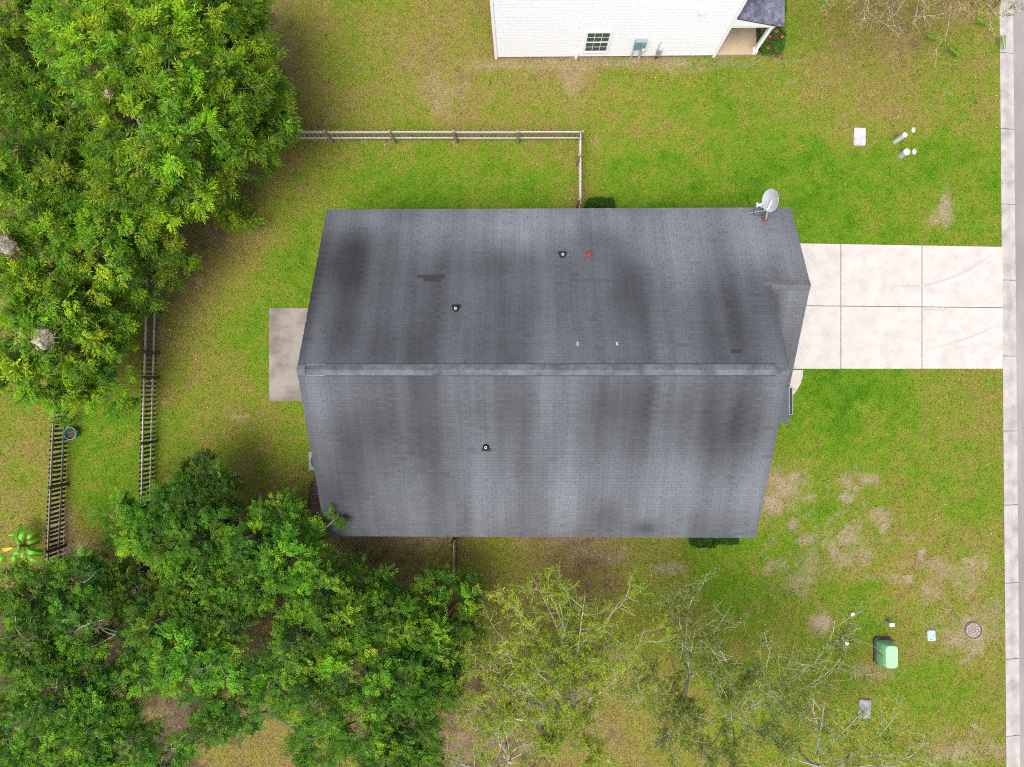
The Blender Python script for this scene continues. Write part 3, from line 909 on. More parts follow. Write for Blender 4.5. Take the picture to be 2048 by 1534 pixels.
# ================================================================== air conditioner behind the house
ac0 = at(617, 941, .75); ac1 = at(617, 903, .75)
ac = empty('air_conditioner', (ac0[0] + .38, (ac0[1] + ac1[1]) / 2, 0))
tag(ac, 'blue-grey outdoor air conditioner half hidden under the roof edge', 'air conditioner')
x0 = ac0[0]; y0 = ac0[1]; y1 = ac1[1]
MB().box(x0 - .06, x0 + .8, y0 - .06, y1 + .06, .0, .07).build('pad', M_patio, ac)
MB().box(x0, x0 + .75, y0, y1, .075, .74).build('cabinet', mat('condenser_paint', (.10, .15, .175), .5, .08), ac, bevel=.02)
cxy = (x0 + .375, (y0 + y1) / 2)
MB().lathe((cxy[0], cxy[1], .742), [(.30, 0), (.30, .006), (.002, .007)], 24).build('fan_opening', M_black, ac)
for k in range(5):
    MB().lathe((cxy[0], cxy[1], .75 + .002 * k), [(.06 + .05 * k, 0), (.066 + .05 * k, .004), (.066 + .05 * k - .012, .008)], 24).build('grille_ring', M_dark, ac)

# mulch bed by the house corner
bed = MB().prism(poly([(619, 1030), (650, 1040), (640, 962), (622, 962)]), -.05, .03).build('mulch_bed', M_mulch)
tag(bed, kind='structure')
ed = MB()
ed.tube([at(619, 1030, .04), at(618, 1000, .05), at(620, 975, .05), at(625, 963, .05)], .025, 5)
tag(ed.build('bed_edging', M_dark), 'dark curved edging strip round the mulch bed at the house corner', 'edging')

# ================================================================== white neighbour house
NY = float(at(1100, 116.5)[1])
NX0 = float(at(990, 116.5)[0]); NX1 = float(at(1429, 116)[0])
NT = 5.5
nh = empty('white_house', ((NX0 + NX1) / 2, NY + 4, 0))
tag(nh, 'white two-storey house with lap siding at the top edge', 'house')
core = MB().box(NX0 + .03, NX1 - .03, NY + .03, NY + 9, -.05, NT).build('wall', M_white, nh)
MB().box(NX0 + .02, NX1 - .02, NY + .022, NY + 9.02, -.06, .12).build('foundation', M_patio, nh)
k = 0
BE = .2
while .12 + k * BE < NT - .05:
    z0 = .12 + k * BE; z1 = min(z0 + BE + .01, NT)
    # a lapped board: thick bottom edge, thin top
    MB().hexa([(NX0 + .1, NY + .007, z0), (NX1 - .1, NY + .007, z0), (NX1 - .1, NY + .029, z0), (NX0 + .1, NY + .029, z0)],
              [(NX0 + .1, NY + .014, z1), (NX1 - .1, NY + .014, z1), (NX1 - .1, NY + .029, z1), (NX0 + .1, NY + .029, z1)]).build('siding_board', M_white, core)
    k += 1
for xa, xb in ((NX0 - .005, NX0 + .095), (NX1 - .095, NX1 + .005)):
    MB().box(xa, xb, NY - .024, NY + .1, .0, NT).build('corner_trim', M_trim, nh)
# gable roof over it (beyond the frame)
rr = MB()
ox = .35
mx = (NX0 + NX1) / 2
slab(rr, [(NX0 - ox, NY - .3, NT), (mx, NY - .3, NT + 2.6), (mx, NY + 9.3, NT + 2.6), (NX0 - ox, NY + 9.3, NT)][::-1], .15)
slab(rr, [(mx, NY - .3, NT + 2.6), (NX1 + ox, NY - .3, NT), (NX1 + ox, NY + 9.3, NT), (mx, NY + 9.3, NT + 2.6)][::-1], .15)
rr.build('roof', M_cap, nh)
MB().add([(NX0, NY + .03, NT), (NX1, NY + .03, NT), (mx, NY + .03, NT + 2.4), (NX0, NY + .2, NT), (NX1, NY + .2, NT), (mx, NY + .2, NT + 2.4)],
         [(0, 1, 2), (5, 4, 3), (0, 3, 4, 1), (1, 4, 5, 2), (2, 5, 3, 0)]).build('gable', M_white, nh)
# window
wz0, wz1, wx0, wx1 = .53, 1.88, 2.31, 3.11
win = MB()
fr = .085
for b in ((wx0 - fr, wx0, wz0 - fr, wz1 + fr), (wx1, wx1 + fr, wz0 - fr, wz1 + fr)):
    win.box(b[0], b[1], NY - .03, NY + .03, b[2], b[3])
win.box(wx0 + .001, wx1 - .001, NY - .035, NY + .03, wz0 - fr, wz0); win.box(wx0 + .001, wx1 - .001, NY - .03, NY + .03, wz1, wz1 + fr)
wmid = (wz0 + wz1) / 2
win.box(wx0 + .001, wx1 - .001, NY - .016, NY + .02, wmid - .03, wmid + .03)
window = win.build('window', M_trim, nh)
for r_ in range(4):
    zs = (wz0, wmid)[r_ // 2] + (.03 if r_ // 2 else 0)
    ph = (wmid - .03 - wz0) / 2
    for c_ in range(3):
        a = wx0 + (wx1 - wx0) * c_ / 3 + .008; b = wx0 + (wx1 - wx0) * (c_ + 1) / 3 - .008
        z0 = zs + ph * (r_ % 2) + .008; z1 = zs + ph * (r_ % 2 + 1) - .008
        MB().box(a, b, NY - .004 - .004 * (r_ // 2), NY + .002 - .004 * (r_ // 2), z0, z1).build('pane', M_glass_l, window)
mu = MB()
for c_ in (1, 2):
    xm = wx0 + (wx1 - wx0) * c_ / 3
    mu.box(xm - .008, xm + .008, NY - .009, NY - .003, wz0, wmid - .03); mu.box(xm - .008, xm + .008, NY - .013, NY - .006, wmid + .03, wz1)
mu.box(wx0, wx1, NY - .008, NY - .003, wz0 + (wmid - .03 - wz0) / 2 - .008, wz0 + (wmid - .03 - wz0) / 2 + .008)
mu.box(wx0, wx1, NY - .012, NY - .006, wmid + .03 + (wz1 - wmid - .03) / 2 - .008, wmid + .03 + (wz1 - wmid - .03) / 2 + .008)
mu.build('muntin', M_trim, window)
# wall vent high on the wall
vz = 3.3
vx = 6.04
vh = MB().hexa([(vx - .1, NY - .10, vz - .1), (vx + .1, NY - .10, vz - .1), (vx + .1, NY + .01, vz - .1), (vx - .1, NY + .01, vz - .1)],
               [(vx - .1, NY - .03, vz + .1), (vx + .1, NY - .03, vz + .1), (vx + .1, NY + .01, vz + .1), (vx - .1, NY + .01, vz + .1)]).build('wall_vent', M_trim, nh)
MB().box(vx - .075, vx + .075, NY - .09, NY - .02, vz - .106, vz - .101).build('flap', M_greybox, vh)

# porch
PXF = float(at(1508, 114)[0])
MB().box(NX1 + .02, PXF + .05, NY + .02, NY + 7, -.05, .12).build('porch_floor', M_porch, nh)
pst = MB()
pst.box(PXF - .10, PXF + .02, NY + .06, NY + .18, .12, 2.05)
post = pst.build('porch_post', M_trim, nh)
MB().box(PXF - .13, PXF + .05, NY + .03, NY + .21, .121, .30).build('base', M_trim, post)
MB().box(PXF - .115, PXF + .035, NY + .045, NY + .195, 1.9, 2.049).build('cap', M_trim, post)
MB().box(PXF - .10, PXF + .02, NY + 3.06, NY + 3.18, .12, 2.05).build('porch_post', M_trim, nh)
MB().box(NX1 + .01, PXF + .05, NY + .03, NY + .2, 2.052, 2.22).build('porch_beam', M_trim, nh)
MB().box(PXF - .12, PXF + .05, NY + .202, NY + 7, 2.052, 2.22).build('porch_beam', M_trim, nh)
pz1 = 2.80; pz0 = 2.19; pxe = float(at(1569, 57, 2.19)[0])
MB().add([(NX1 + .01, NY + .0, 2.223), (pxe - .12, NY + .0, 2.16), (pxe - .12, NY + .0, 2.20), (NX1 + .01, NY + .0, pz1 - .09),
          (NX1 + .01, NY + .05, 2.223), (pxe - .12, NY + .05, 2.16), (pxe - .12, NY + .05, 2.20), (NX1 + .01, NY + .05, pz1 - .09)],
         [(0, 1, 2, 3), (7, 6, 5, 4), (0, 4, 5, 1), (1, 5, 6, 2), (2, 6, 7, 3), (3, 7, 4, 0)]).build('porch_gable', M_white, nh)
prm = MB()
slab(prm, [(NX1 - .02, NY - .02, pz1 - .02), (pxe, NY - .02, pz0 - .02), (pxe, NY + 7, pz0 - .02), (NX1 - .02, NY + 7, pz1 - .02)], .06)
prf = prm.build('porch_roof', M_deck, nh)
MB().box(pxe - .10, pxe - .075, NY + .06, NY + 7, 2.04, pz0 - .085).build('porch_fascia', M_trim, nh)
pv = np.array((NX1 - pxe, 0, pz1 - pz0)); plen = np.linalg.norm(pv); pv /= plen
nv = np.cross(pv, np.array((0, 1.0, 0)));
if nv[2] < 0: nv = -nv
tabs = []
shingles((pxe + .01, 0, pz0 - .02), (0, 1, 0), tuple(pv), tuple(nv), int(plen / .143), lambda v: (NY - .03, NY + 2.2), base=np.array((.105, .112, .15)), tabw=.20, exposure=.143, blocky=.28)
emit_shingles(tabs, prf, stain=False, single=150)

# ---- things fixed on the neighbour's wall (top-level things)
def wall_pt(px, py):
    s = (CAM_H) / 1.0
    # height on the wall plane y = NY seen at this pixel
    v = _qm @ np.array([(px - 1024.0) / FPX, -(py - 767.0) / FPX, -1.0])
    t = (NY - .05) / v[1]
    return np.array([v[0] * t, NY, CAM_H + v[2] * t])


a = wall_pt(1267, 96); b = wall_pt(1294, 80)
em = empty('meter_cabinet', ((a[0] + b[0]) / 2, NY, 0))
tag(em, 'blue-grey electric meter cabinet with round meter on the white wall', 'meter box')
MB().box(a[0], b[0], NY - .14, NY + .0, a[2], b[2]).build('cabinet', M_bluebox, em, bevel=.012)
MB().box((a[0] + b[0]) / 2 + .02, b[0] - .03, NY - .155, NY - .141, a[2] + .04, b[2] - .1).build('door_panel', M_bluebox, em)
mp_ = wall_pt(1285, 93)
MB().lathe((mp_[0] + .03, NY - .15, mp_[2] - .02), [(.075, 0), (.075, .06), (.06, .085), (.02, .1), (.002, .1)], 16, Matrix.Rotation(R(90), 3, 'X')).build('meter_dome', mat('meter_glass', (.36, .34, .24), .3, .1), em, smooth=True)
for px, w in ((1268, .022), (1284, .045)):
    t0 = wall_pt(px, 96); m = MB()
    m.tube([(t0[0], NY - .07, t0[2]), (t0[0], NY - .07, -.05)], w, 8); m.build('conduit', M_lead, em, smooth=True)
    MB().box(t0[0] - w - .02, t0[0] + w + .02, NY - .10, NY - .02, t0[2] * .5, t0[2] * .5 + .03).build('strap', M_greybox, em)
a = wall_pt(1312, 110); b = wall_pt(1325, 97)
tb = empty('cable_box', ((a[0] + b[0]) / 2, NY, 0))
tag(tb, 'small grey cable box with black cord on the white wall', 'cable box')
MB().box(a[0], b[0], NY - .12, NY - .0, a[2] + .03, b[2]).build('cabinet', M_greybox, tb, bevel=.012)
MB().tube([(a[0] + .06, NY - .05, a[2] + .03), (a[0] + .04, NY - .06, -.03)], .03, 6).build('cord', M_black, tb)
MB().tube([(a[0] - .01, NY - .03, a[2] + .1), (a[0], NY - .03, b[2] + .25), (a[0] + .03, NY - .02, b[2] + .42)], .012, 6).build('wire', M_greybox, tb)
a = wall_pt(1149, 116); b = wall_pt(1156, 107)
sp = empty('outlet_box', ((a[0] + b[0]) / 2, NY, 0))
tag(sp, 'small white outlet cover low on the white wall', 'outlet')
MB().box(a[0], b[0], NY - .10, NY + .0, .16, .45).build('cover', M_trim, sp, bevel=.012)
MB().box(a[0] + .03, a[0] + .06, NY - .08, NY - .04, .0, .158).build('conduit', M_trim, sp)
MB().box(b[0] - .06, b[0] - .03, NY - .08, NY - .04, .0, .158).build('conduit', M_trim, sp)

# mulch strip beside the neighbour's porch
nb = MB().prism([(PXF + .055, NY + .1), (PXF + 1.1, NY - .1), (PXF + 1.2, NY + 5), (PXF + .055, NY + 5)], -.05, .03).build('mulch_strip', M_mulch)
tag(nb, kind='structure')

# ================================================================== fences
def fence(name, label, A, B, h, side, rail_m, picket_m, post_m, post_ts, group=None, pitch=.176, pw=.088, rails=(.26, .86), skipf=None, seed=1, lean=0.0):
    """A,B ground points; side: +1/-1 which side (left of A->B) the pickets stand"""
    rnd = random.Random(seed)
    A = np.array(A[:2]); B = np.array(B[:2]); D = B - A; Ln = np.linalg.norm(D); D /= Ln
    Nn = np.array((-D[1], D[0])) * side
    f = empty(name, (float((A + B)[0] / 2), float((A + B)[1] / 2), 0))
    tag(f, label, 'fence', group)

    def obox(c0, c1, n0, n1, z0, z1, nm, m, zt=None):
        P = [A + D * c0 + Nn * n0, A + D * c1 + Nn * n0, A + D * c1 + Nn * n1, A + D * c0 + Nn * n1]
        if side < 0: P = [P[0], P[3], P[2], P[1]]
        return MB().hexa([(p[0], p[1], z0) for p in P], [(p[0], p[1], z1) for p in P]).build(nm, m, f)
    # rails between posts
    ts = sorted(post_ts)
    cuts = [0] + [t for t in ts if .3 < t < Ln - .3] + [Ln]
    for a, b in zip(cuts[:-1], cuts[1:]):
        for z in rails:
            dzr = rnd.uniform(-.012, .012)
            obox(a + .004, b - .004, -.042, -.002, z + dzr, z + dzr + .085, 'rail', rail_m)
    for t in ts:
        obox(t - .045, t + .045, -.135, -.045, -.05, h + .14 + rnd.uniform(-.03, .03), 'post', post_m)
    # pickets: dog-eared boards, each its own mesh
    n = int(Ln / pitch)
    for i in range(n + 1):
        c = i * pitch + rnd.uniform(-.012, .012)
        if skipf and skipf(c): continue
        w = pw * rnd.uniform(.94, 1.04) / 2; hh = h + rnd.uniform(-.02, .02); ln = rnd.gauss(0, .012)
        prof = [(-w, .03), (w, .03), (w + ln, hh - .05), (w * .35 + ln, hh), (-w * .35 + ln, hh), (-w + ln, hh - .05)]
        vs = []
        for nn in (.0, .018):
            for q, z in prof:
                p = A + D * (c + q) + Nn * (nn + .001)
                vs.append((p[0], p[1], z))
        fs = [(0, 1, 2, 3, 4, 5), (11, 10, 9, 8, 7, 6)] + [(j, 6 + j, 6 + (j + 1) % 6, (j + 1) % 6) for j in range(6)]
        MB().add(vs, fs).build('picket', picket_m, f)
    return f


def tpos(A, B, pxs):
    A = np.array(A[:2]); B = np.array(B[:2]); D = (B - A) / np.linalg.norm(B - A)
    return [float(np.dot(at(x, y)[:2] - A, D)) for x, y in pxs]


FG = 'picket fences round the back yards'
A = at(1160, 281); B = at(560, 281)
fence('picket_fence', 'weathered picket fence with pale rails running from the bright tree to the yard corner', A, B, 1.05, -1, M_wood_new, M_wood_tan, M_wood_tan,
      [0.0] + tpos(A, B, [(1036, 281), (913, 281), (790, 281), (666, 281)]), FG, seed=2)
A = at(1158.5, 420); B = at(1158.5, 284)
fence('picket_fence', 'short pale picket fence run from the roof edge to the fence corner', A, B, 1.05, -1, M_wood_new, M_wood_tan, M_wood_tan, tpos(A, B, [(1158, 330), (1158, 415)]), FG, seed=3)
A = at(318, 560); B = at(302, 1215)
fence('picket_fence', 'brown picket fence with pale rails crossing the back lawn', A, B, 1.06, -1, M_wood_new, M_wood_mid, M_wood_dark,
      tpos(A, B, [(317, 627), (315, 707), (314, 755), (311, 882), (308, 1005), (305, 1130)]), FG, seed=4)
A = at(141, 770); B = at(124, 1160)
fence('picket_fence', 'dark brown picket fence beside the blue pot and banana plant', A, B, 1.02, -1, mat('dull_rail_wood', (.2, .175, .15), .9, .2, 5, 60), M_wood_dark, M_wood_dark,
      tpos(A, B, [(139, 843), (133, 968), (127, 1090)]), FG, seed=5, pw=.098)
A = at(914, 1070); B = at(914, 1150)
fence('picket_fence', 'short tan fence run sticking out below the long eave', A, B, 1.05, 1, mat('tan_rail_wood', (.27, .215, .14), .9, .2, 5, 60), M_wood_mid, M_wood_mid, tpos(A, B, [(914, 1075), (914, 1146)]), FG, seed=6)

# ================================================================== small utilities
def rounded_box(name, label, cat, cx, cy, w, d, rot, m, z=.05, lip=None, group=None, r=.05):
    t = empty(name, (cx, cy, 0)); tag(t, label, cat, group)
    pts = []
    for sx, sy, a0 in ((1, -1, -90), (1, 1, 0), (-1, 1, 90), (-1, -1, 180)):
        for k in range(4):
            a = R(a0 + k * 30)
            pts.append((sx * (w / 2 - r) + r * math.cos(a), sy * (d / 2 - r) + r * math.sin(a)))
    ca, sa = math.cos(rot), math.sin(rot)
    W = [(cx + x * ca - y * sa, cy + x * sa + y * ca) for x, y in pts]
    I = [(cx + (x * ca - y * sa) * .9, cy + (x * sa + y * ca) * .93) for x, y in pts]
    MB().prism(W, -.06, z - .012).build('frame', m, t)
    lid = MB().prism(I, z - .0119, z).build('lid', m, t)
    return t, lid


c = at(1718.5, 274)
t, lid = rounded_box('meter_box', 'white rectangular meter box lid in the upper lawn', 'meter lid', c[0], c[1], .45, .68, R(-2), M_boxlid, .055)
for s in (-1, 1): MB().box(c[0] - .12, c[0] - .02, c[1] + s * .25 - .012, c[1] + s * .25 + .012, .0555, .062).build('handle', M_greybox, lid)
c = at(1862, 1271)
t, lid = rounded_box('water_meter', 'pale blue water meter lid near the manhole', 'meter lid', c[0], c[1], .30, .40, R(3), M_bluelid, .045)
MB().box(c[0] + .06, c[0] + .09, c[1] - .01, c[1] + .03, .0455, .05).build('keyhole', M_dark, lid)
MB().box(c[0] - .04, c[0] + .02, c[1] - .16, c[1] - .13, .0455, .05).build('keyhole', M_dark, lid)
c = at(1728, 1417)
t, lid = rounded_box('concrete_box', 'grey concrete box lid half overgrown beneath thin branches', 'meter lid', c[0], c[1], .46, .72, R(-4), mat('lid_concrete', (.23, .23, .25), .9, .3, 5, 40, tint=(.15, .15, .155), tint_scale=6.0), .07)


def bollard(name, label, px, py, h, r, m, dome=True, cat='utility post', band=None):
    c = at(px, py)
    t = empty(name, (c[0], c[1], 0)); tag(t, label, cat)
    MB().lathe((c[0], c[1], -.1), [(r, 0), (r, h + .1 - r * .5)], 20).build('body', m, t, smooth=True)
    pr = [(r * 1.04, h - r * .52), (r * 1.04, h - r * .3), (r * .8, h - r * .08), (r * .4, h + .0), (.002, h + .01)] if dome else [(r * 1.1, h - .06), (r * 1.1, h), (.002, h)]
    MB().lathe((c[0], c[1], 0), pr, 20).build('cap', m, t, smooth=True)
    return t


bollard('utility_post', 'tall slim white utility post with domed cap in the upper lawn', 1790, 283, .72, .088, M_plastic)
bollard('utility_post', 'short stout white utility post beside the small blue valve cap', 1801.5, 311, .46, .125, mat('aged_plastic', (.40, .415, .40), .5, .08, 2, 20))
for px, py, lab in ((1825, 261, 'weathered pinkish-grey valve cap beyond the slim white post'), (1827, 304, 'small blue and white valve cap beside the stout post')):
    c = at(px, py); t = empty('valve_cap', (c[0], c[1], 0)); tag(t, lab, 'valve cap')
    mm = M_lead if py < 290 else M_plastic
    MB().lathe((c[0], c[1], -.06), [(.075, 0), (.075, .13), (.06, .145), (.002, .146)], 14, Matrix.Diagonal((1, 1.4, 1))).build('housing', mm, t, smooth=True)
    MB().lathe((c[0], c[1] + .03, .087), [(.035, 0), (.03, .025), (.002, .026)], 10).build('plug', mat('blue_plug', (.08, .18, .35), .5) if py > 290 else M_greybox, t)
for px, py, lab in ((1703, 1227, 'small white cleanout cap nearest the house in the dark green patch'), (1691, 1285, 'small white cleanout cap left of the green transformer box')):
    c = at(px, py); t = empty('cleanout_cap', (c[0], c[1], 0)); tag(t, lab, 'pipe cap')
    MB().lathe((c[0], c[1], -.1), [(.06, 0), (.06, .19)], 16).build('pipe', M_plastic, t, smooth=True)
    cp = MB().lathe((c[0], c[1], .085), [(.072, 0), (.072, .03), (.066, .036), (.002, .037)], 16).build('cap', M_plastic, t, smooth=True)
    MB().box(c[0] - .02, c[0] + .02, c[1] - .02, c[1] + .02, .1215, .14).build('nut', M_greybox, cp)
# small pale pedestal near the transformer
c = at(1773, 1243)
t = empty('cable_pedestal', (c[0], c[1], 0)); tag(t, 'slim pale grey cable pedestal between the blue lid and the cleanout caps', 'pedestal')
MB().box(c[0] - .075, c[0] + .075, c[1] - .05, c[1] + .05, -.05, .36).build('body', mat('pedestal_grey', (.33, .35, .36), .5, .06), t, bevel=.008)
MB().box(c[0] - .09, c[0] + .09, c[1] - .065, c[1] + .065, .361, .40).build('cap', M_plastic, t, bevel=.01)
# transformer box
tc = at(1764, 1302); tt = at(1773, 1307, .62)
tf = empty('transformer_box', (tc[0], tc[1], 0)); tag(tf, 'mint green transformer box on a dark base in the lower lawn', 'transformer')
cx_, cy_ = tc[0] + .02, tc[1] + .02
def rrect(cx, cy, w, d, r, n=5):
    out = []
    for sx, sy, a0 in ((1, -1, -90), (1, 1, 0), (-1, 1, 90), (-1, -1, 180)):
        for k in range(n + 1):
            a = R(a0 + 90 * k / n); out.append((cx + sx * (w / 2 - r) + r * math.cos(a), cy + sy * (d / 2 - r) + r * math.sin(a)))
    return out


MB().prism(rrect(cx_ - .02, cy_ + .03, .68, 1.0, .12), -.05, .09).build('base', M_dark, tf)
lo = rrect(cx_, cy_, .55, .88, .10); hi = rrect(cx_ + .0, cy_, .44, .82, .14); n = len(lo)
mid = [(a, b, .60) for a, b in rrect(cx_, cy_, .50, .86, .13)]
vs = [(a, b, .091) for a, b in lo] + [(a, b, .34) for a, b in lo] + mid + [(a, b, .655) for a, b in hi]
fs = [tuple(range(n - 1, -1, -1)), tuple(range(3 * n, 4 * n))] + [(r_ * n + i, r_ * n + (i + 1) % n, (r_ + 1) * n + (i + 1) % n, (r_ + 1) * n + i) for r_ in range(3) for i in range(n)]
MB().add(vs, fs).build('cabinet', M_green_shaded, tf, smooth=True)
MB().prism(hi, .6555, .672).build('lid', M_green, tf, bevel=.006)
MB().box(cx_ - .285, cx_ - .276, cy_ - .005, cy_ + .005, .1, .59).build('seam', M_dark, tf)
# manhole
c = at(1946, 1260)
mh = empty('manhole_cover', (c[0], c[1], 0)); tag(mh, 'round cast iron manhole cover in a ring of bare dirt', 'manhole')
MB().lathe((c[0], c[1], -.05), [(.33, 0), (.33, .075), (.305, .078), (.30, .06), (.002, .06)], 36).build('ring', M_iron, mh)
MB().lathe((c[0], c[1], -.05), [(.292, .0605), (.292, .071), (.002, .071)], 36).build('disc', M_iron_d, mh)
for r0, r1 in ((.03, .05), (.085, .105), (.185, .20), (.268, .288)):
    MB().lathe((c[0], c[1], .0142), [(r1, 0), (r1, .014), (r0, .014), (r0, .0)], 36).build('rib', M_iron, mh)
for k in range(8):
    a = 2 * math.pi * k / 8 + .2
    for (ra, rb, da) in ((.108, .182, 0), (.203, .266, .39)):
        p0 = np.array((c[0] + ra * math.cos(a + da), c[1] + ra * math.sin(a + da))); p1 = np.array((c[0] + rb * math.cos(a + da), c[1] + rb * math.sin(a + da)))
        q = np.array((-math.sin(a + da), math.cos(a + da))) * .010
        MB().hexa([(*(p0 - q), .0213), (*(p1 - q), .0213), (*(p1 + q), .0213), (*(p0 + q), .0213)], [(*(p0 - q), .029), (*(p1 - q), .029), (*(p1 + q), .029), (*(p0 + q), .029)]).build('spoke', M_iron, mh)

# blue pot by the dark fence
c = at(151, 866)
bp_ = empty('plant_pot', (c[0], c[1], 0)); tag(bp_, 'round cyan plastic pot of weeds beside the dark fence', 'pot')
MB().lathe((c[0], c[1], 0), [(.18, 0), (.235, .30), (.25, .30), (.25, .33), (.222, .33), (.215, .22), (.002, .22)], 28).build('rim_wall', M_blue, bp_, smooth=True)
MB().lathe((c[0], c[1], .2205), [(.212, 0), (.15, .02), (.002, .03)], 20).build('soil', M_soil, bp_)
MB().tube([at(135, 865, .45), at(156, 862, .36)], .02, 5).build('stick', M_wood_dark, bp_)

# ================================================================== foliage engine
def unit(v):
    return v / (np.linalg.norm(v, axis=-1, keepdims=True) + 1e-9)


def leaf_obj(name, P, D, U, L, W, C, parent, mid=.45, droop=.12, fold=.22, material=None):
    D = unit(D); S = unit(np.cross(D, U)); U2 = np.cross(S, D)
    L = L[:, None]; W = W[:, None]
    b = P
    l = P + D * L * mid + S * W * .5 + U2 * W * fold
    t = P + D * L - U2 * L * droop
    r = P + D * L * mid - S * W * .5 + U2 * W * fold
    n = len(P)
    V = np.stack([b, r, t, l], 1).reshape(-1, 3)
    base = np.arange(n)[:, None] * 4
    F = np.concatenate([base + np.array([0, 1, 2]), base + np.array([0, 2, 3])], 1).reshape(-1, 3)
    return np_mesh(name, V, F, material or M_leaf, parent, col=np.repeat(C, 4, 0))


def rand_dirs(n, zmin=-1.0, zmax=1.0):
    z = rng.uniform(zmin, zmax, n); a = rng.uniform(0, 2 * math.pi, n); r = np.sqrt(np.clip(1 - z * z, 0, 1))
    return np.stack([r * np.cos(a), r * np.sin(a), z], -1)


def bez(p0, p1, sag=.0, wob=.1, n=4):
    p0 = np.array(p0, float); p1 = np.array(p1, float)
    d = np.linalg.norm(p1 - p0)
    off = rng.normal(0, wob * d, 3) + np.array((0, 0, sag * d))
    return [p0 + (p1 - p0) * t + off * (4 * t * (1 - t)) * .5 for t in np.linspace(0, 1, n)]


def palette(n, cols, w):
    idx = rng.choice(len(cols), n, p=np.array(w) / sum(w))
    return np.array(cols)[idx]


PECAN = dict(clumps=27, sprays=11, spl=.36, nl=11, leaf=(.115, .185), width=.29, cols=[(.165, .330, .006), (.095, .235, .006), (.285, .350, .012), (.042, .130, .008)], w=[4, 4.5, 2.0, 2.4],
             yellow=.010, bark=None, up=.45, flat=.75, var=.22, under=.55)
OAK = dict(clumps=54, sprays=17, spl=.27, nl=10, leaf=(.06, .092), width=.48, cols=[(.095, .250, .008), (.052, .165, .008), (.185, .330, .008), (.030, .105, .010)], w=[4, 4, 2.4, 2.5],
           yellow=.005, bark=None, up=.5, flat=.8, var=.24, under=.4)


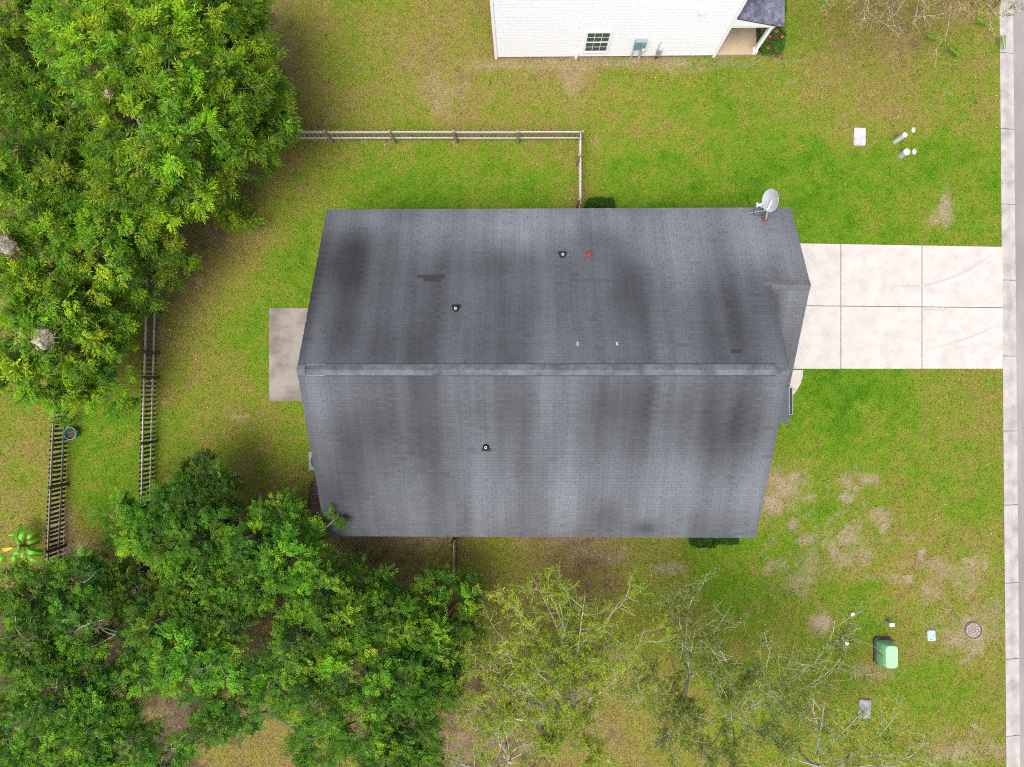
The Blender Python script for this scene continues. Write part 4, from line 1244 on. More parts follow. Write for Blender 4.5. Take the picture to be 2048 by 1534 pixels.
def lobed_tree(name, label, base_px, lobes, K, bark, cat='tree', group=None, lobe_tint=None, density=1.0, twig_pale=None, trunk_r=.16):
    bp = at(*base_px)
    t = empty(name, tuple(bp)); tag(t, label, cat, group)
    C = [at(l[0], l[1], l[2]) for l in lobes]
    cen = np.mean(C, 0)
    hmax = max(c[2] for c in C)
    fork = np.array([bp[0] + (cen[0] - bp[0]) * .25, bp[1] + (cen[1] - bp[1]) * .25, hmax * .38])
    tr = MB()
    pts = bez(bp + np.array((0, 0, -.2)), fork, 0, .04, 5)
    tr.tube(pts, list(np.linspace(trunk_r * 1.25, trunk_r * .85, 5)), 10)
    tr.build('trunk', bark, t, smooth=True)
    br = MB(); tw = MB()
    LP, LD, LU, LL, LW, LC = [], [], [], [], [], []
    for c, l in zip(C, lobes):
        r = l[3] * (.92 if l[3] > .7 else 1)
        inner = c - np.array((0, 0, r * .45))
        br.tube(bez(fork + rng.normal(0, .05, 3), inner, .15, .10, 6), list(np.linspace(trunk_r * .55, .028, 6)), 6, cap=False)
        nc = max(3, int(K['clumps'] * r * r * density))
        d = rand_dirs(nc, -.55, 1.0)
        rad = r * rng.uniform(.35, 1.05, nc) ** .6 * (1 + .28 * np.sin(d[:, 0] * 5 + c[0]) * np.sin(d[:, 1] * 5 + c[1]))
        cl = c + d * rad[:, None] * np.array((1, 1, K['flat']))
        nu = int(nc * K['under'])
        nu = nu if c[2] > 3.6 else 0
        un = c + np.array((c[0], c[1], 0)) * .065 + rand_dirs(nu, -.4, .4) * (r * rng.uniform(.3, 1.0, nu))[:, None] - np.array((0, 0, 1.0)) * rng.uniform(1.1, 1.9, nu)[:, None]
        cl = np.concatenate([cl, un]); nc = nc + nu
        cl[:, 2] = np.maximum(cl[:, 2], .35)
        tint = rng.normal(1, .10) * (l[4] if len(l) > 4 else 1.0)
        yel = rng.uniform(-.12, .12)
        for i in range(nc):
            q = rng.random()
            if q > .5: continue
            st0 = inner + (cl[i] - inner) * rng.uniform(.15, .7) + rng.normal(0, .16 * r, 3)
            br_p = bez(st0, cl[i] + unit(cl[i] - c) * (.30 if q < .2 else .08), .1, .12, 4)
            (tw if q < .2 else br).tube(br_p, [.014, .011, .008, .005], 3, cap=False)
        ns = K['sprays']
        org = np.repeat(cl, ns, 0) + rng.normal(0, .10, (nc * ns, 3))
        out = np.repeat(unit(cl - c), ns, 0)
        sd = unit(out * .9 + rand_dirs(nc * ns, -.6, .9) * 1.0 + np.array((0, 0, .12)))
        ctint = np.repeat(np.clip(rng.normal(1, K['var'], nc), .5, 1.6), ns)
        csize = np.repeat(rng.uniform(.72, 1.18, nc), ns)
        ccol = palette(nc, K['cols'], K['w'])
        scol = np.repeat(ccol, ns, 0) * .6 + palette(nc * ns, K['cols'], K['w']) * .4
        nl = K['nl']; sl = K['spl'] * rng.uniform(.7, 1.2, nc * ns)
        upv = unit(np.cross(np.cross(sd, np.array((0, 0, 1.0))), sd) + rng.normal(0, .25, sd.shape))
        sv = unit(np.cross(sd, upv))
        for j in range(nl):
            f = (j // 2 + 1) / ((nl + 1) // 2)
            s = 1 if j % 2 else -1
            pos = org + sd * (sl * f)[:, None] - np.array((0, 0, 1.0)) * (sl * f * f * .22)[:, None]
            if j == nl - 1:
                dd = sd
            else:
                dd = sd * .62 + sv * s * .85
            dd = unit(dd + rng.normal(0, .16, dd.shape) - np.array((0, 0, .14)))
            LP.append(pos); LD.append(dd); LU.append(unit(upv + rng.normal(0, .22, upv.shape) + np.array((0, 0, K['up']))))
            ll = rng.uniform(*K['leaf'], len(pos)) * csize * (.75 + .35 * math.sin(math.pi * min(f, .95)))
            LL.append(ll); LW.append(ll * K['width'] * rng.uniform(.85, 1.15, len(pos)))
            cc = scol * (ctint * tint * rng.normal(1, .10, len(pos)))[:, None] * np.array((1 + yel, 1, 1))
            ym = rng.random(len(pos)) < K['yellow']
            cc[ym] = np.array((.30, .24, .012)) * rng.uniform(.7, 1.1, (ym.sum(), 1))
            LC.append(np.clip(cc, .003, .5))
    leaf_obj('crown', *[np.concatenate(a) for a in (LP, LD, LU, LL, LW, LC)], t, mid=.45 if K is PECAN else .58)
    br.build('limbs', bark, t)['kind'] = 'stuff'
    if tw.v: tw.build('twigs', twig_pale or bark, t)['kind'] = 'stuff'
    return t


def airy_tree(name, label, base_px, fork_pz, tips, leafcols, leafw, bark, group=None, nsec=7, nter=6, nleaf=18, leaf=(.09, .15), width=.15, trunk_r=.085, seclen=.34, leafprob=1.0, cat='tree', bare=0.0):
    bp = at(*base_px); fork = at(*fork_pz)
    t = empty(name, tuple(bp)); tag(t, label, cat, group)
    tr = MB(); tr.tube(bez(bp + np.array((0, 0, -.15)), fork, 0, .05, 6), list(np.linspace(trunk_r * 1.25, trunk_r * .8, 6)), 9)
    tr.build('trunk', bark, t, smooth=True)
    br = MB(); tw = MB()
    LP, LD, LU, LL, LW, LC = [], [], [], [], [], []
    for tip in tips:
        tp = at(*tip[:3])
        lim = bez(bp + (fork - bp) * rng.uniform(.62, 1.0) + rng.normal(0, .03, 3), tp, .18, .13, 9)
        Ln = np.linalg.norm(tp - fork)
        r0 = trunk_r * rng.uniform(.38, .55)
        br.tube(lim, list(np.linspace(r0, .006, 9)), 6, cap=False)
        ltone = rng.normal(1, .12)
        for s in range(nsec):
            f = .28 + .70 * (s + rng.random()) / nsec
            k = f * 8; i0 = int(k); p = lim[i0] + (lim[min(i0 + 1, 8)] - lim[i0]) * (k - i0)
            ax = unit(lim[min(i0 + 1, 8)] - lim[max(i0 - 1, 0)])
            d = unit(ax * .75 + rand_dirs(1, -.5, .8)[0] * .8 + np.array((0, 0, .15)))
            sl = Ln * seclen * (1.15 - .6 * f) * rng.uniform(.7, 1.3)
            sec = bez(p, p + d * sl, .08, .12, 5)
            br.tube(sec, list(np.linspace(r0 * (1.05 - f) * .55 + .005, .004, 5)), 4, cap=False)
            for q in range(nter):
                f2 = .2 + .8 * (q + rng.random()) / nter
                k2 = f2 * 4; j0 = min(int(k2), 3); p2 = sec[j0] + (sec[j0 + 1] - sec[j0]) * (k2 - j0)
                d2 = unit(unit(sec[j0 + 1] - sec[j0]) * .7 + rand_dirs(1, -.6, .7)[0] * .8)
                tl = rng.uniform(.25, .6)
                ter = bez(p2, p2 + d2 * tl, .05, .15, 3)
                tw.tube(ter, [.005, .004, .0025], 3, cap=False)
                if rng.random() < bare: continue
                n = int(nleaf * rng.uniform(.6, 1.3))
                ff = rng.uniform(.1, 1.05, n)
                pos = p2 + d2 * (tl * ff)[:, None] + rng.normal(0, .03, (n, 3))
                dd = unit(d2 * .6 + rand_dirs(n, -.8, .6) * .8 - np.array((0, 0, .1)))
                LP.append(pos); LD.append(dd); LU.append(unit(rand_dirs(n, 0, 1) * .6 + np.array((0, 0, .8))))
                ll = rng.uniform(*leaf, n); LL.append(ll); LW.append(ll * width)
                LC.append(np.clip(palette(n, leafcols, leafw) * (ltone * rng.normal(1, .15, n))[:, None], .003, .5))
    leaf_obj('crown', *[np.concatenate(a) for a in (LP, LD, LU, LL, LW, LC)], t, droop=.18)
    br.build('limbs', bark, t); tw.build('twigs', bark, t)['kind'] = 'stuff'
    return t


# ---------------- the bright trees, upper left
GA = 'bright feathery-leaved trees at the back'
lobed_tree('pecan_tree', 'largest bright lime green tree, filling the upper left and overhanging the pale fence', (330, 190), [
    (300,45,6.2,1.45,1.1),(410,35,5.6,1.3,1.1),(470,95,5.0,1.2,1.05),(205,115,6.2,1.4,1.1),(330,150,6.6,1.45,1.1),(440,175,5.8,1.35,1.0),(508,165,4.5,1.0,.9),(528,232,4.0,.98,.9),
    (465,255,4.9,1.2,1.0),(370,265,6.0,1.35,1.1),(265,230,6.2,1.35,1.0),(150,45,5.4,1.2,1.05),(420,335,4.4,1.1,.85),(345,355,5.0,1.2,1.0),(265,345,5.4,1.25,1.0),
    (500,290,3.4,.85,.8),(480,25,4.2,1.05,1.0),(400,385,3.4,.8,.75),(562,264,3.0,.52,.85),(320,400,4.0,1.0,.85)], PECAN, M_bark, group=GA, trunk_r=.2)
lobed_tree('pecan_tree', 'darker green tree at the far left edge behind the largest bright tree', (90, 260), [
    (30,120,4.6,1.2,.62),(60,200,4.6,1.2,.65),(20,290,4.8,1.3,.85),(120,220,4.6,1.1,.7),(110,330,5.0,1.25,.85),(60,400,4.8,1.2,1.0),(165,330,4.8,1.1,.8),(170,405,4.8,1.2,.85),(20,40,4.0,.9,.6),
    (80,20,3.6,.6,.6),(10,370,5.2,1.0,1.0)], PECAN, M_bark_dark, group=GA)
lobed_tree('pecan_tree', 'green tree whose branches reach over the end of the brown fence', (200, 520), [
    (235,440,4.8,1.2,.95),(300,475,3.8,1.05,.8),(270,540,3.4,.9,.75),(190,505,4.8,1.2,.9),(120,480,5.0,1.2,.9),(325,520,2.8,.7,.7),(180,575,4.0,1.0,.8),(215,650,3.4,.95,.75),(235,730,2.9,.85,.75),
    (345,548,2.4,.35,.9),(280,590,2.6,.5,.8),(200,700,3.2,.7,.8)], PECAN, M_bark, group=GA)
lobed_tree('pecan_tree', 'yellow-green tree holding the largest web nest at the left edge', (80, 650), [
    (30,590,5.2,1.2,1.1),(95,610,4.8,1.0,1.1),(40,690,4.8,1.1,1.1),(135,690,4.2,.95,1.0),(40,755,4.2,.85,1.05),(170,775,3.0,.8,.95),(110,770,3.4,.8,1.05),(215,800,2.4,.6,.95),(20,520,5.2,.9,1.15),
    (140,815,2.6,.5,1.1),(90,745,3.8,.7,1.1),(130,640,4.4,.8,1.0)], PECAN, M_bark, group=GA)
lobed_tree('low_shrub', 'small low sprig of feathery leaves standing clear on the tan lawn', (470, 428), [(480,415,1.0,.36,.85),(450,440,.9,.22,1.1),(495,432,.9,.22,1.0)], dict(PECAN, clumps=36), M_bark, cat='shrub', trunk_r=.02)

# ---------------- the dark oaks, lower left
GB = 'dark small-leaved trees along the lower left'
lobed_tree('oak_tree', 'dark green oak with the isolated crown tip on the back lawn', (390, 1040), [
    (405,955,3.0,.85,.55),(430,985,2.8,.7,.55),(370,1005,3.4,.85,.75),(425,1030,3.2,.85,.6),(310,1020,3.2,.75,1.0),(240,1030,3.0,.6,1.1),(400,1080,3.9,1.0,.8),(325,1085,4.0,1.0,1.0),(270,1075,3.4,.6,1.05)], OAK, M_bark, group=GB, twig_pale=M_bark_pale)
lobed_tree('oak_tree', 'oak whose twigs hang over the corner of the grey roof', (570, 1090), [
    (560,1030,3.3,.85,1.0),(600,1062,3.3,.72,1.0),(510,1085,4.0,1.0,1.0),(580,1125,4.3,1.05,1.05),(632,1112,3.6,.62,.9),(676,1034,3.4,.20,.6),(640,1065,3.3,.3,.8),(490,1165,4.5,1.1,.9)], OAK, M_bark, group=GB, twig_pale=M_bark_pale)
lobed_tree('oak_tree', 'oak below the left end of the long eave', (680, 1200), [
    (720,1175,3.4,.9,.9),(640,1190,4.3,1.05,1.05),(700,1255,4.5,1.1,1.0),(780,1240,3.9,1.0,.95),(610,1285,4.9,1.1,.95),(760,1180,3.0,.6,.8)], OAK, M_bark, group=GB, twig_pale=M_bark_pale)
lobed_tree('oak_tree', 'oak with glossy dark crown beside the thin willow', (860, 1240), [
    (855,1180,2.9,.75,.75),(905,1225,3.1,.85,.75),(840,1275,3.8,.95,.85),(940,1180,2.4,.42,.65),(890,1310,3.5,.8,.8),(945,1250,2.6,.5,.7)], OAK, M_bark_dark, group=GB)
lobed_tree('oak_tree', 'oak behind the banana plant at the left edge', (150, 1200), [
    (150,1170,3.9,1.05,.8),(75,1195,3.9,1.1,.8),(220,1135,3.2,.75,.8),(165,1260,4.7,1.2,.85),(55,1290,4.9,1.2,.8),(265,1190,3.7,.8,.8),(20,1170,3.6,.8,.8)], OAK, M_bark_dark, group=GB, density=.9, twig_pale=M_bark_pale)
lobed_tree('oak_tree', 'oak in the middle of the dark grove with a pale dead branch', (370, 1260), [
    (330,1250,4.8,1.1,1.0),(400,1325,5.3,1.15,1.1),(300,1335,4.8,.8,.9),(440,1240,4.7,1.1,.85),(380,1180,4.2,1.0,.9),(350,1300,5.2,.9,1.15)], OAK, M_bark, group=GB, density=.9, twig_pale=M_bark_pale)
lobed_tree('oak_tree', 'oak filling the bottom left corner of the yard', (140, 1420), [
    (100,1390,5.3,1.2,.9),(40,1460,5.3,1.2,1.15),(180,1430,5.3,1.1,.95),(150,1510,5.3,1.2,1.2),(250,1490,5.0,1.0,1.0),(230,1380,5.0,.9,1.15),(50,1530,5.2,1.0,1.2)], OAK, M_bark, group=GB, density=.85, twig_pale=M_bark_pale)
lobed_tree('oak_tree', 'oak at the bottom edge over the tan grass gap', (560, 1400), [
    (480,1400,4.7,.9,.85),(560,1355,4.9,1.1,.95),(640,1400,5.1,1.1,.95),(700,1350,4.9,1.1,1.15),(720,1450,4.9,1.0,1.1),(640,1490,4.8,.8,.9),(420,1450,4.6,.7,.8),(340,1510,4.6,.7,.9)], OAK, M_bark, group=GB, density=.85, twig_pale=M_bark_pale)
lobed_tree('oak_tree', 'dark oak at the bottom edge nearest the willows', (800, 1420), [
    (800,1365,4.3,1.0,.8),(815,1450,4.5,1.0,.85),(780,1520,4.7,1.0,.85),(860,1385,3.9,.7,.8),(850,1510,4.2,.6,.8)], OAK, M_bark_dark, group=GB, twig_pale=M_bark_pale)
# pale dead branches standing in the grove
for (px, py, z, pts, lab) in ((150, 1300, 3.2, [(205,1240,5.2),(175,1250,5.2),(230,1270,4.8),(130,1240,5)], 'bare grey forked branch rising from the grove near the left edge'),
                              (140, 1375, 3.2, [(90,1350,5.2),(60,1400,5.2),(100,1340,4.8)], 'bare pale leaning branch near the bottom left corner'),
                              (400, 1330, 3.2, [(420,1330,5.6),(440,1320,5.6),(400,1360,5)], 'bare pale forked branch in the middle of the grove')):
    f0 = at(px, py, z); g0 = at(px, py, 0)
    e = empty('dead_branch', (f0[0], f0[1], 0)); tag(e, lab, 'branch')
    m = MB(); m.tube(bez((f0[0], f0[1], -.1), f0, 0, .05, 5), [.06, .055, .05, .045, .04], 7); m.build('stem', M_bark_pale, e)
    m = MB()
    for q in pts:
        T = at(*q); L2 = bez(f0, T, .15, .12, 6); m.tube(L2, list(np.linspace(.032, .008, 6)), 5)
        for k in range(5):
            i = random.randint(2, 5); m.tube(bez(L2[i], L2[i] + rand_dirs(1, -.2, .8)[0] * random.uniform(.3, .8), .1, .15, 4), [.012, .009, .006, .004], 4)
    m.build('fork', M_bark_pale, e)

# ---------------- thin willows, bottom centre and right
GC = 'thin pale-barked willows along the bottom'
WC = [(.29, .385, .022), (.20, .31, .020), (.37, .41, .03), (.12, .20, .022)]
WD = [(.20, .275, .028), (.15, .225, .024), (.26, .30, .04), (.10, .16, .022)]
airy_tree('willow_tree', 'largest willow, pale limbs fanning up from one fork, yellow-green leaves', (1136, 1370), (1147, 1425, 2.4), [
    (1062,1150,3.8),(1095,1175,4.2),(1170,1190,4.4),(1250,1190,4.0),(1000,1265,4.5),(955,1325,4.3),(1030,1215,4.8),(1290,1255,4.0),(1240,1330,4.8),(1090,1500,3.8),(1200,1520,4.3),(935,1410,3.8),(1120,1300,5.0),(985,1300,4.6),(1060,1330,4.8),(1180,1400,4.5)],
    WC, [4, 4, 3, 1.5], M_bark_pale, group=GC, nsec=9, nter=8, nleaf=29, leaf=(.085, .155), width=.18, trunk_r=.12)
airy_tree('willow_tree', 'sparse willow with brownish twigs over bare soil, left of the largest willow', (1010, 1490), (1020, 1525, 2.0), [
    (935,1430,3.6),(905,1385,3.6),(965,1400,3.8),(1000,1440,3.9),(880,1500,3.8),(1080,1500,3.8),(1090,1450,3.6),(960,1520,4)],
    WC, [4, 4, 2, 2], M_bark_pale, group=GC, nsec=7, nter=6, nleaf=26, bare=.15, leaf=(.08, .14), width=.18, trunk_r=.045)
airy_tree('willow_tree', 'wispy willow directly right of the largest one', (1360, 1300), (1385, 1352, 2.6), [
    (1400,1180,3.8),(1330,1200,3.8),(1460,1215,3.8),(1300,1340,4.2),(1450,1300,4.5),(1340,1430,4.6),(1270,1400,4.6),(1390,1260,4.4),(1330,1500,4.8)],
    WD, [4, 4, 2, 2], M_bark_pale, group=GC, nsec=7, nter=8, nleaf=33, bare=.08, leaf=(.07, .125), width=.17, trunk_r=.055)
airy_tree('willow_tree', 'wispy willow with a straight white stem at the bottom edge', (1445, 1400), (1462, 1440, 3.0), [
    (1440,1300,5.0),(1520,1290,4.6),(1500,1380,5.2),(1410,1340,4.6),(1540,1450,5.0),(1400,1500,5.0),(1460,1530,5.0),(1340,1460,5),(1580,1500,5)],
    WD, [4, 4, 2, 2], M_bark_pale, group=GC, nsec=7, nter=8, nleaf=33, bare=.08, leaf=(.07, .125), width=.17, trunk_r=.055)
airy_tree('willow_tree', 'nearly bare forked willow left of the concrete lid', (1490, 1390), (1500, 1425, 2.2), [
    (1590,1280,4.2),(1545,1270,4.4),(1670,1240,4.2),(1620,1330,4.6),(1690,1300,4.4),(1580,1400,4.8)],
    WD, [4, 4, 2, 2], M_bark_pale, group=GC, nsec=6, nter=7, nleaf=30, bare=.15, leaf=(.07, .125), width=.19, trunk_r=.04)
airy_tree('willow_tree', 'willow with one long white limb reaching over the concrete lid', (1600, 1500), (1640, 1535, 2.2), [
    (1735,1478,3.8),(1850,1455,4.2),(1790,1500,4.2),(1700,1540,4.4),(1880,1520,4.4),(1610,1390,4.0),(1650,1400,4.0),(1720,1430,4.0),(1570,1490,4.4),(1800,1420,4.2)],
    WC, [4, 4, 2, 2], M_bark_pale, group=GC, nsec=6, nter=7, nleaf=28, bare=.1, leaf=(.07, .125), width=.19, trunk_r=.06)
# ---------------- the bare-twigged tree, top right
airy_tree('myrtle_tree', 'fine white-twigged tree with tan leaves hanging in at the top right', (1830, -60), (1850, -130, 3.0), [
    (1690,20,3.6),(1740,65,3.4),(1780,40,3.8),(1830,50,3.6),(1890,85,3.2),(1900,20,4.0),(1960,30,3.8),(2010,50,4.4),(2035,20,4.8),(1730,5,4.2),(2020,-10,4.8),(1660,-10,4),(1800,-60,5)],
    [(.26, .20, .06), (.20, .19, .04), (.28, .20, .10), (.15, .19, .02)], [4, 3, 2, 1], mat('white_twig_bark', (.36, .33, .28), .9, .2), nsec=7, nter=6, nleaf=26, bare=.15, leaf=(.05, .085), width=.42, trunk_r=.02)
for px, py, dx, dy, lab in ((1855, 70, 1, -.25, 'bright green fern frond sprouting below the middle of the white twigs'), (1900, 95, 1, -.6, 'bright green fern frond lowest of the four under the white twigs'),
                       (1955, 37, 1, -.35, 'bright green fern frond highest of the four under the white twigs'), (2005, 70, .3, -1, 'bright green fern frond drooping at the kerb')):
    c = at(px, py, .32)
    e = empty('fern_frond', (c[0], c[1], 0)); tag(e, lab, 'fern')
    d = unit(np.array((dx, dy, -.1)))
    cur = [c + d * .5 * k / 5 + np.array((0, 0, -.06 * (k / 5) ** 2)) for k in range(6)]
    m = MB(); m.tube([np.array((c[0] - .03, c[1] + .02, -.05)), c] + cur[1:], [.01, .008, .007, .006, .005, .004, .003], 4); m.build('stem', M_bark_pale, e)
    n = 44; f = np.repeat(np.linspace(.02, 1, n // 2), 2); s = np.tile([1, -1], n // 2)
    pos = c + d * (.5 * f)[:, None] + np.array((0, 0, -.06)) * (f ** 2)[:, None]
    sv = unit(np.cross(d, np.array((0, 0, 1.0))))
    leaf_obj('leaflets', pos, unit(sv * s[:, None] + d * .35), np.tile((0, 0, 1.0), (n, 1)), .15 * (1.05 - f * .6), .026 * np.ones(n), np.tile((.10, .26, .006), (n, 1)) * rng.uniform(.85, 1.15, (n, 1)), e)

# ---------------- clipped shrubs
def shrub(name, label, x0, x1, y0, y1, h, cols, n, flowers=0, leaf=(.03, .05), group=None):
    cx, cy = (x0 + x1) / 2, (y0 + y1) / 2
    t = empty(name, (cx, cy, 0)); tag(t, label, 'shrub', group)
    m = MB()
    for k in range(9):
        a = np.array((cx + random.uniform(-.1, .1), cy + random.uniform(-.1, .1), 0)); b = np.array((random.uniform(x0, x1), random.uniform(y0, y1), h * .8))
        m.tube(bez(a, b, 0, .1, 4), [.014, .011, .008, .004], 4)
    m.build('stems', M_bark_dark, t)
    u = rng.uniform(-1, 1, (n, 3)); u[:, 2] = rng.uniform(.05, 1, n)
    sup = (np.abs(u[:, 0]) ** 4 + np.abs(u[:, 1]) ** 4 + np.abs(u[:, 2]) ** 4) ** .25
    sh = rng.uniform(.82, 1.03, n) ** .5
    u = u / sup[:, None] * sh[:, None]
    bump = 1 + .12 * (fbm(u[:, 0] * 3 + cx, u[:, 1] * 3 + cy, 5, 3) - .5) * 2
    P = np.stack([cx + u[:, 0] * (x1 - x0) / 2 * bump, cy + u[:, 1] * (y1 - y0) / 2 * bump, np.abs(u[:, 2]) * h * bump], -1)
    D = unit(u * np.array((1, 1, 1)) + rand_dirs(n) * .8)
    ll = rng.uniform(*leaf, n)
    leaf_obj('foliage', P, D, unit(rand_dirs(n, .1, 1) + np.array((0, 0, .5))), ll, ll * .5, np.clip(palette(n, cols, [1] * len(cols)) * rng.normal(1, .15, (n, 1)), .003, .5), t)
    for k in range(flowers):
        i = rng.integers(n); 
        while P[i, 2] < h * .55: i = rng.integers(n)
        m = MB()
        for q in range(6):
            a = 2 * math.pi * q / 6
            c = P[i] + np.array((.035 * math.cos(a), .035 * math.sin(a), .02))
            m.lathe(tuple(c), [(.006, -.008), (.03, 0), (.02, .01), (.002, .014)], 6)
        m.build('flower', M_pink, t)
    return t


a = at(1172, 424, .3); b = at(1231, 391, .9)
SH = [(.018, .075, .008), (.03, .11, .01), (.012, .05, .012), (.05, .14, .012)]
shrub('clipped_shrub', 'boxy dark green shrub beside the short fence run at the eave', a[0], b[0], a[1] - .1, b[1], .85, SH, 5200, leaf=(.04, .065))
a = at(1387, 1097, .7); b = at(1480, 1060, .5)
shrub('clipped_shrub', 'long dark green shrub under the lower right eave', a[0], a[0] + .95, a[1] - .02, b[1], .75, SH, 4200, leaf=(.04, .065))
shrub('clipped_shrub', 'green shrub nearest the lower right corner of the long eave', a[0] + .85, a[0] + 1.75, a[1] + .1, b[1], .7, [(.03, .11, .006), (.05, .14, .01), (.02, .08, .008)], 3600, leaf=(.04, .065))
c = at(1553, 78, .4)
shrub('flowering_shrub', 'leafy shrub with pink blooms beside the white porch', PXF + .15, PXF + 1.05, NY + .05, NY + 1.2, .6, [(.06, .19, .006), (.09, .23, .008), (.04, .13, .008)], 2600, flowers=7, leaf=(.05, .08))
shrub('flowering_shrub', 'leafy shrub farther along the white porch at the top edge', PXF + .1, PXF + 1.1, NY + 1.3, NY + 2.6, .6, [(.06, .19, .006), (.09, .23, .008), (.04, .13, .008)], 2200, flowers=2, leaf=(.05, .08))

# ---------------- banana plant
c = at(74, 1083, 0)
bn = empty('banana_plant', (c[0], c[1], 0)); tag(bn, 'banana plant with broad bright green leaves beside the dark fence', 'plant')
MB().tube([(c[0], c[1], -.05), (c[0] + .02, c[1], .5), (c[0], c[1] + .02, 1.0)], [.09, .08, .05], 10).build('stem', mat('banana_stem', (.10, .16, .02), .6, .2), bn, smooth=True)
M_stalk = mat('banana_stalk', (.11, .19, .02), .5)
M_ban = attr_mat('banana_leaf', rough=.4, grain=.12, fine=30, translucent=.3, spec=.4)
for k in range(20):
    az = 2 * math.pi * k * .618 + random.uniform(-.6, .6); Ll = random.uniform(.34, .66); Wd = random.uniform(.13, .21); R0 = random.uniform(.1, .55)
    rise = random.uniform(.0, .75); colr = np.array((.10, .33, .006)) if k not in (4, 9) else np.array((.40, .33, .01))
    colr = colr * random.uniform(.75, 1.15)
    d = np.array((math.cos(az), math.sin(az), 0)); s = np.array((-math.sin(az), math.cos(az), 0))
    base = np.array((c[0], c[1], random.uniform(.7, 1.05)))
    V = []; Cc = []
    for i in range(9):
        f = i / 8
        p = base + d * (R0 + Ll * f) + np.array((0, 0, rise * f - (rise + .35) * f ** 2.2))
        w = Wd * .5 * (math.sin(math.pi * min(1, f * .93 + .06)) ** .5) * (1 if i < 8 else .15)
        for q in (-1, 0, 1):
            V.append(p + s * q * w + np.array((0, 0, abs(q) * w * .35))); Cc.append(colr * (1.25 if q == 0 else random.uniform(.85, 1.1)))
    Fq = [(i * 3 + j, i * 3 + j + 1, i * 3 + j + 4, i * 3 + j + 3) for i in range(8) for j in range(2)]
    np_mesh('leaf', np.array(V), np.array(Fq), M_ban, bn, col=np.array(Cc), smooth=True)
    MB().tube([base + np.array((0, 0, -.15)), base + d * R0], [.018, .012], 5).build('stalk', M_stalk, bn)

# ---------------- web nests in the bright trees
for px, py, z, rx, ry, rz, lab in ((88, 680, 5.1, .26, .36, .3, 'large whitish web nest in the yellow-green tree at left'), (8, 490, 5.9, .26, .26, .25, 'whitish web nest cut by the left edge'),
                              (218, 188, 7.0, .10, .12, .12, 'small pale web nest high in the largest bright tree')):
    c = at(px, py, z)
    bm = bmesh.new(); bmesh.ops.create_icosphere(bm, subdivisions=4, radius=1.0)
    me = bpy.data.meshes.new('web_nest')
    for vtx in bm.verts:
        p_ = np.array(vtx.co)
        k_ = 1 + .95 * (float(fbm(np.array([p_[0] * 2.2 + px]), np.array([p_[1] * 2.2 + p_[2] * 1.7]), 9, 4)[0]) - .5) + .15 * math.sin(p_[0] * 9 + p_[2] * 7)
        vtx.co = Vector((p_[0] * rx * k_, p_[1] * ry * k_, p_[2] * rz * k_))
    bm.to_mesh(me); bm.free()
    me.polygons.foreach_set('use_smooth', np.ones(len(me.polygons), bool)); me.materials.append(M_web)
    e = empty('web_nest', tuple(c)); tag(e, lab, 'web nest')
    link(bpy.data.objects.new('web', me), e)
    m = MB()
    for k in range(16):
        d = rand_dirs(1, -.2, 1)[0]; m.tube(bez(c, c + d * max(rx, ry) * random.uniform(1.2, 1.9), 0, .15, 4), [.008, .006, .005, .003], 3)
    m.build('twigs', M_bark_pale, e)['kind'] = 'stuff'
    n = int(500 * rx)
    P = c + rand_dirs(n, -.1, 1) * np.array((rx, ry, rz)) * rng.uniform(.95, 1.6, (n, 1))
    ll = rng.uniform(.06, .12, n)
    leaf_obj('dead_leaves', P, rand_dirs(n), unit(rand_dirs(n, 0, 1)), ll, ll * .3, palette(n, [(.18, .12, .05), (.26, .2, .1), (.2, .2, .05)], [1, 1, 1]), e, material=M_litter)

# ================================================================== grass blades (stuff) and fallen leaves (stuff)
def blocked(x, y):
    b = (x > RX0 + .5) & (x < GX1 - .4) & (y > YS + .5) & (y < YN - .5)
    b |= (x > GX1 - 2) & (x < GX1 - .2) & (y > 0.2) & (y < YN - .4)
    dA = at(1545, 737.5); dB = at(2002, 490)
    yt = np.interp(x, [at(1600, 487)[0], at(2005, 494)[0]], [at(1600, 487)[1], at(2005, 494)[1]])
    b |= (x > dA[0]) & (y > dA[1] - .0) & (y < yt + .0)
    pA = at(539, 801.5); b |= (x > pA[0]) & (x < pA[0] + 2) & (y > pA[1]) & (y < at(539, 616.5)[1])
    b |= (y > NY - .02) & (x > NX0) & (x < PXF + .08)
    b |= (y > NY + .1) & (x > PXF) & (x < PXF + 1.1)
    w = at(1577, 770)
    cc = at(1560, 752); rr_ = np.hypot((x - cc[0]) / .88, (y - cc[1]) / 1.02)
    b |= (rr_ < 1.0) & (y < dA[1] + .05)
    for px, py, r_ in ((1946, 1260, .34), (1862, 1271, .2), (1718, 274, .3), (1764, 1302, .42), (151, 866, .24)):
        c_ = at(px, py); b |= np.hypot(x - c_[0], y - c_[1]) < r_
    return b | (x > kerb_x(y) - .01)


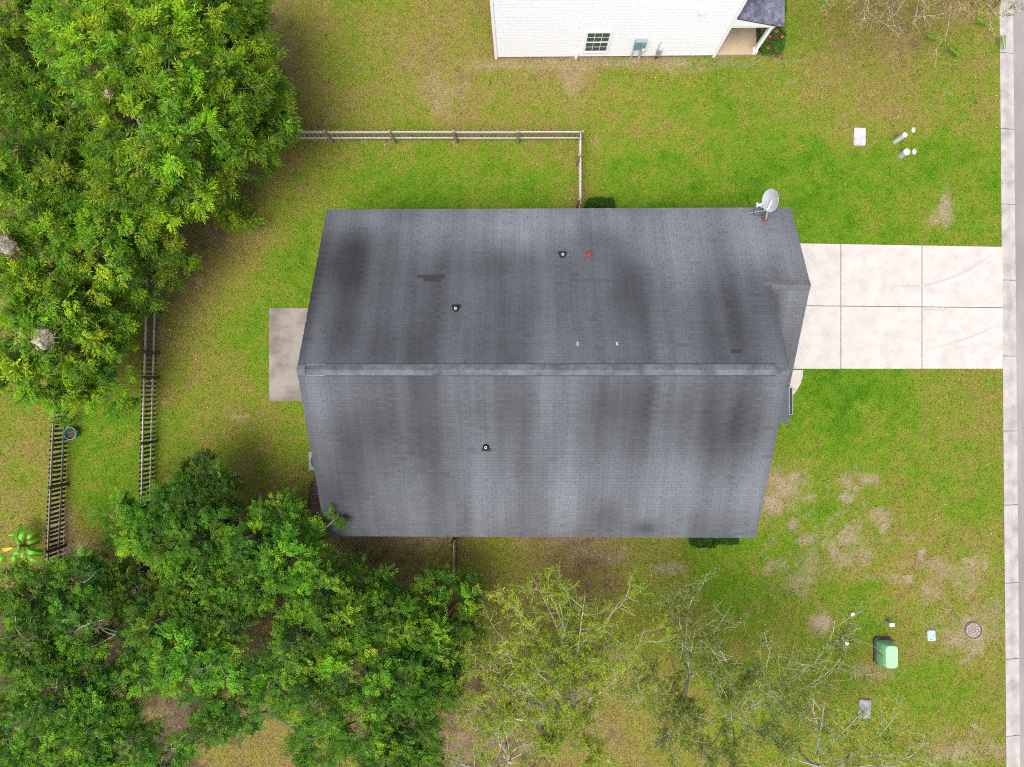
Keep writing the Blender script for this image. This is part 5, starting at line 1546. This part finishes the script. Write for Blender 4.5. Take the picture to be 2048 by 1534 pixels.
NB = 1250000
gx_ = rng.uniform(-21.5, 19.2, NB); gy_ = rng.uniform(-15.8, 16.2, NB)
keep = ~blocked(gx_ + rng.normal(0, .022, NB), gy_ + rng.normal(0, .022, NB))
gx_ = gx_[keep]; gy_ = gy_[keep]
speck = rng.normal(0, .22, len(gx_)) + (rng.random(len(gx_)) < .06) * .5
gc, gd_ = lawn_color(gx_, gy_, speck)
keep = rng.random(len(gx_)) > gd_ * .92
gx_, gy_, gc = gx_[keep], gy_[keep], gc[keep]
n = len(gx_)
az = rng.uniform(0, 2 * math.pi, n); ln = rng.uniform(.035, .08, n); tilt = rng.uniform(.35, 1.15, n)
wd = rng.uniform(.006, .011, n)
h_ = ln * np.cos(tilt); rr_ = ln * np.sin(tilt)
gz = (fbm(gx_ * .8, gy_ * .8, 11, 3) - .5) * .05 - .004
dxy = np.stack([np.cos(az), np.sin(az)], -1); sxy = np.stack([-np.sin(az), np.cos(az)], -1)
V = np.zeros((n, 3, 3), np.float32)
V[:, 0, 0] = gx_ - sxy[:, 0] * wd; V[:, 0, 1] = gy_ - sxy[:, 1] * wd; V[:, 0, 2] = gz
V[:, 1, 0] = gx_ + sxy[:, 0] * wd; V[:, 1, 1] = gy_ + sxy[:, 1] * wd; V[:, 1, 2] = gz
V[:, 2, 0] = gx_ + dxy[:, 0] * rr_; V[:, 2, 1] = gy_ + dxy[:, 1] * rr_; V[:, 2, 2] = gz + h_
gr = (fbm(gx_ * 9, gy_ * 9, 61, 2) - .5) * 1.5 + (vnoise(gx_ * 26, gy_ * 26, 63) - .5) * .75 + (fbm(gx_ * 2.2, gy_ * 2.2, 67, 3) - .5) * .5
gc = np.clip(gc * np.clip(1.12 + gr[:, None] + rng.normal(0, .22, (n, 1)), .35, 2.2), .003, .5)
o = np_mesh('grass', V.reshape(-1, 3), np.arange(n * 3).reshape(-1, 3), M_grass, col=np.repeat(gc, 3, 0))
tag(o, 'short mown lawn grass, lush green in places and tan in others', 'grass', kind='stuff')

# fallen leaves and dry bits
NL = 5200
lx = rng.uniform(-21, 18.6, NL); ly = rng.uniform(-15.3, 15.6, NL)
dens = np.clip(lawn_dry(lx, ly) * .9, .12, 1)
k = (rng.random(NL) < dens) & ~blocked(lx, ly)
lx, ly = lx[k], ly[k]; n = len(lx)
P = np.stack([lx, ly, .045 + rng.random(n) * .02], -1)
ll = rng.uniform(.03, .075, n)
o = leaf_obj('fallen_leaves', P, unit(rand_dirs(n, -.15, .15)), unit(rand_dirs(n, .6, 1)), ll, ll * .5, palette(n, [(.42, .34, .18), (.32, .24, .10), (.50, .45, .32), (.20, .12, .06)], [3, 3, 1.5, 2]) * rng.normal(1, .12, (n, 1)), None, material=M_litter)
tag(o, 'scattered pale dry leaves lying on the lawn', 'leaves', kind='stuff')
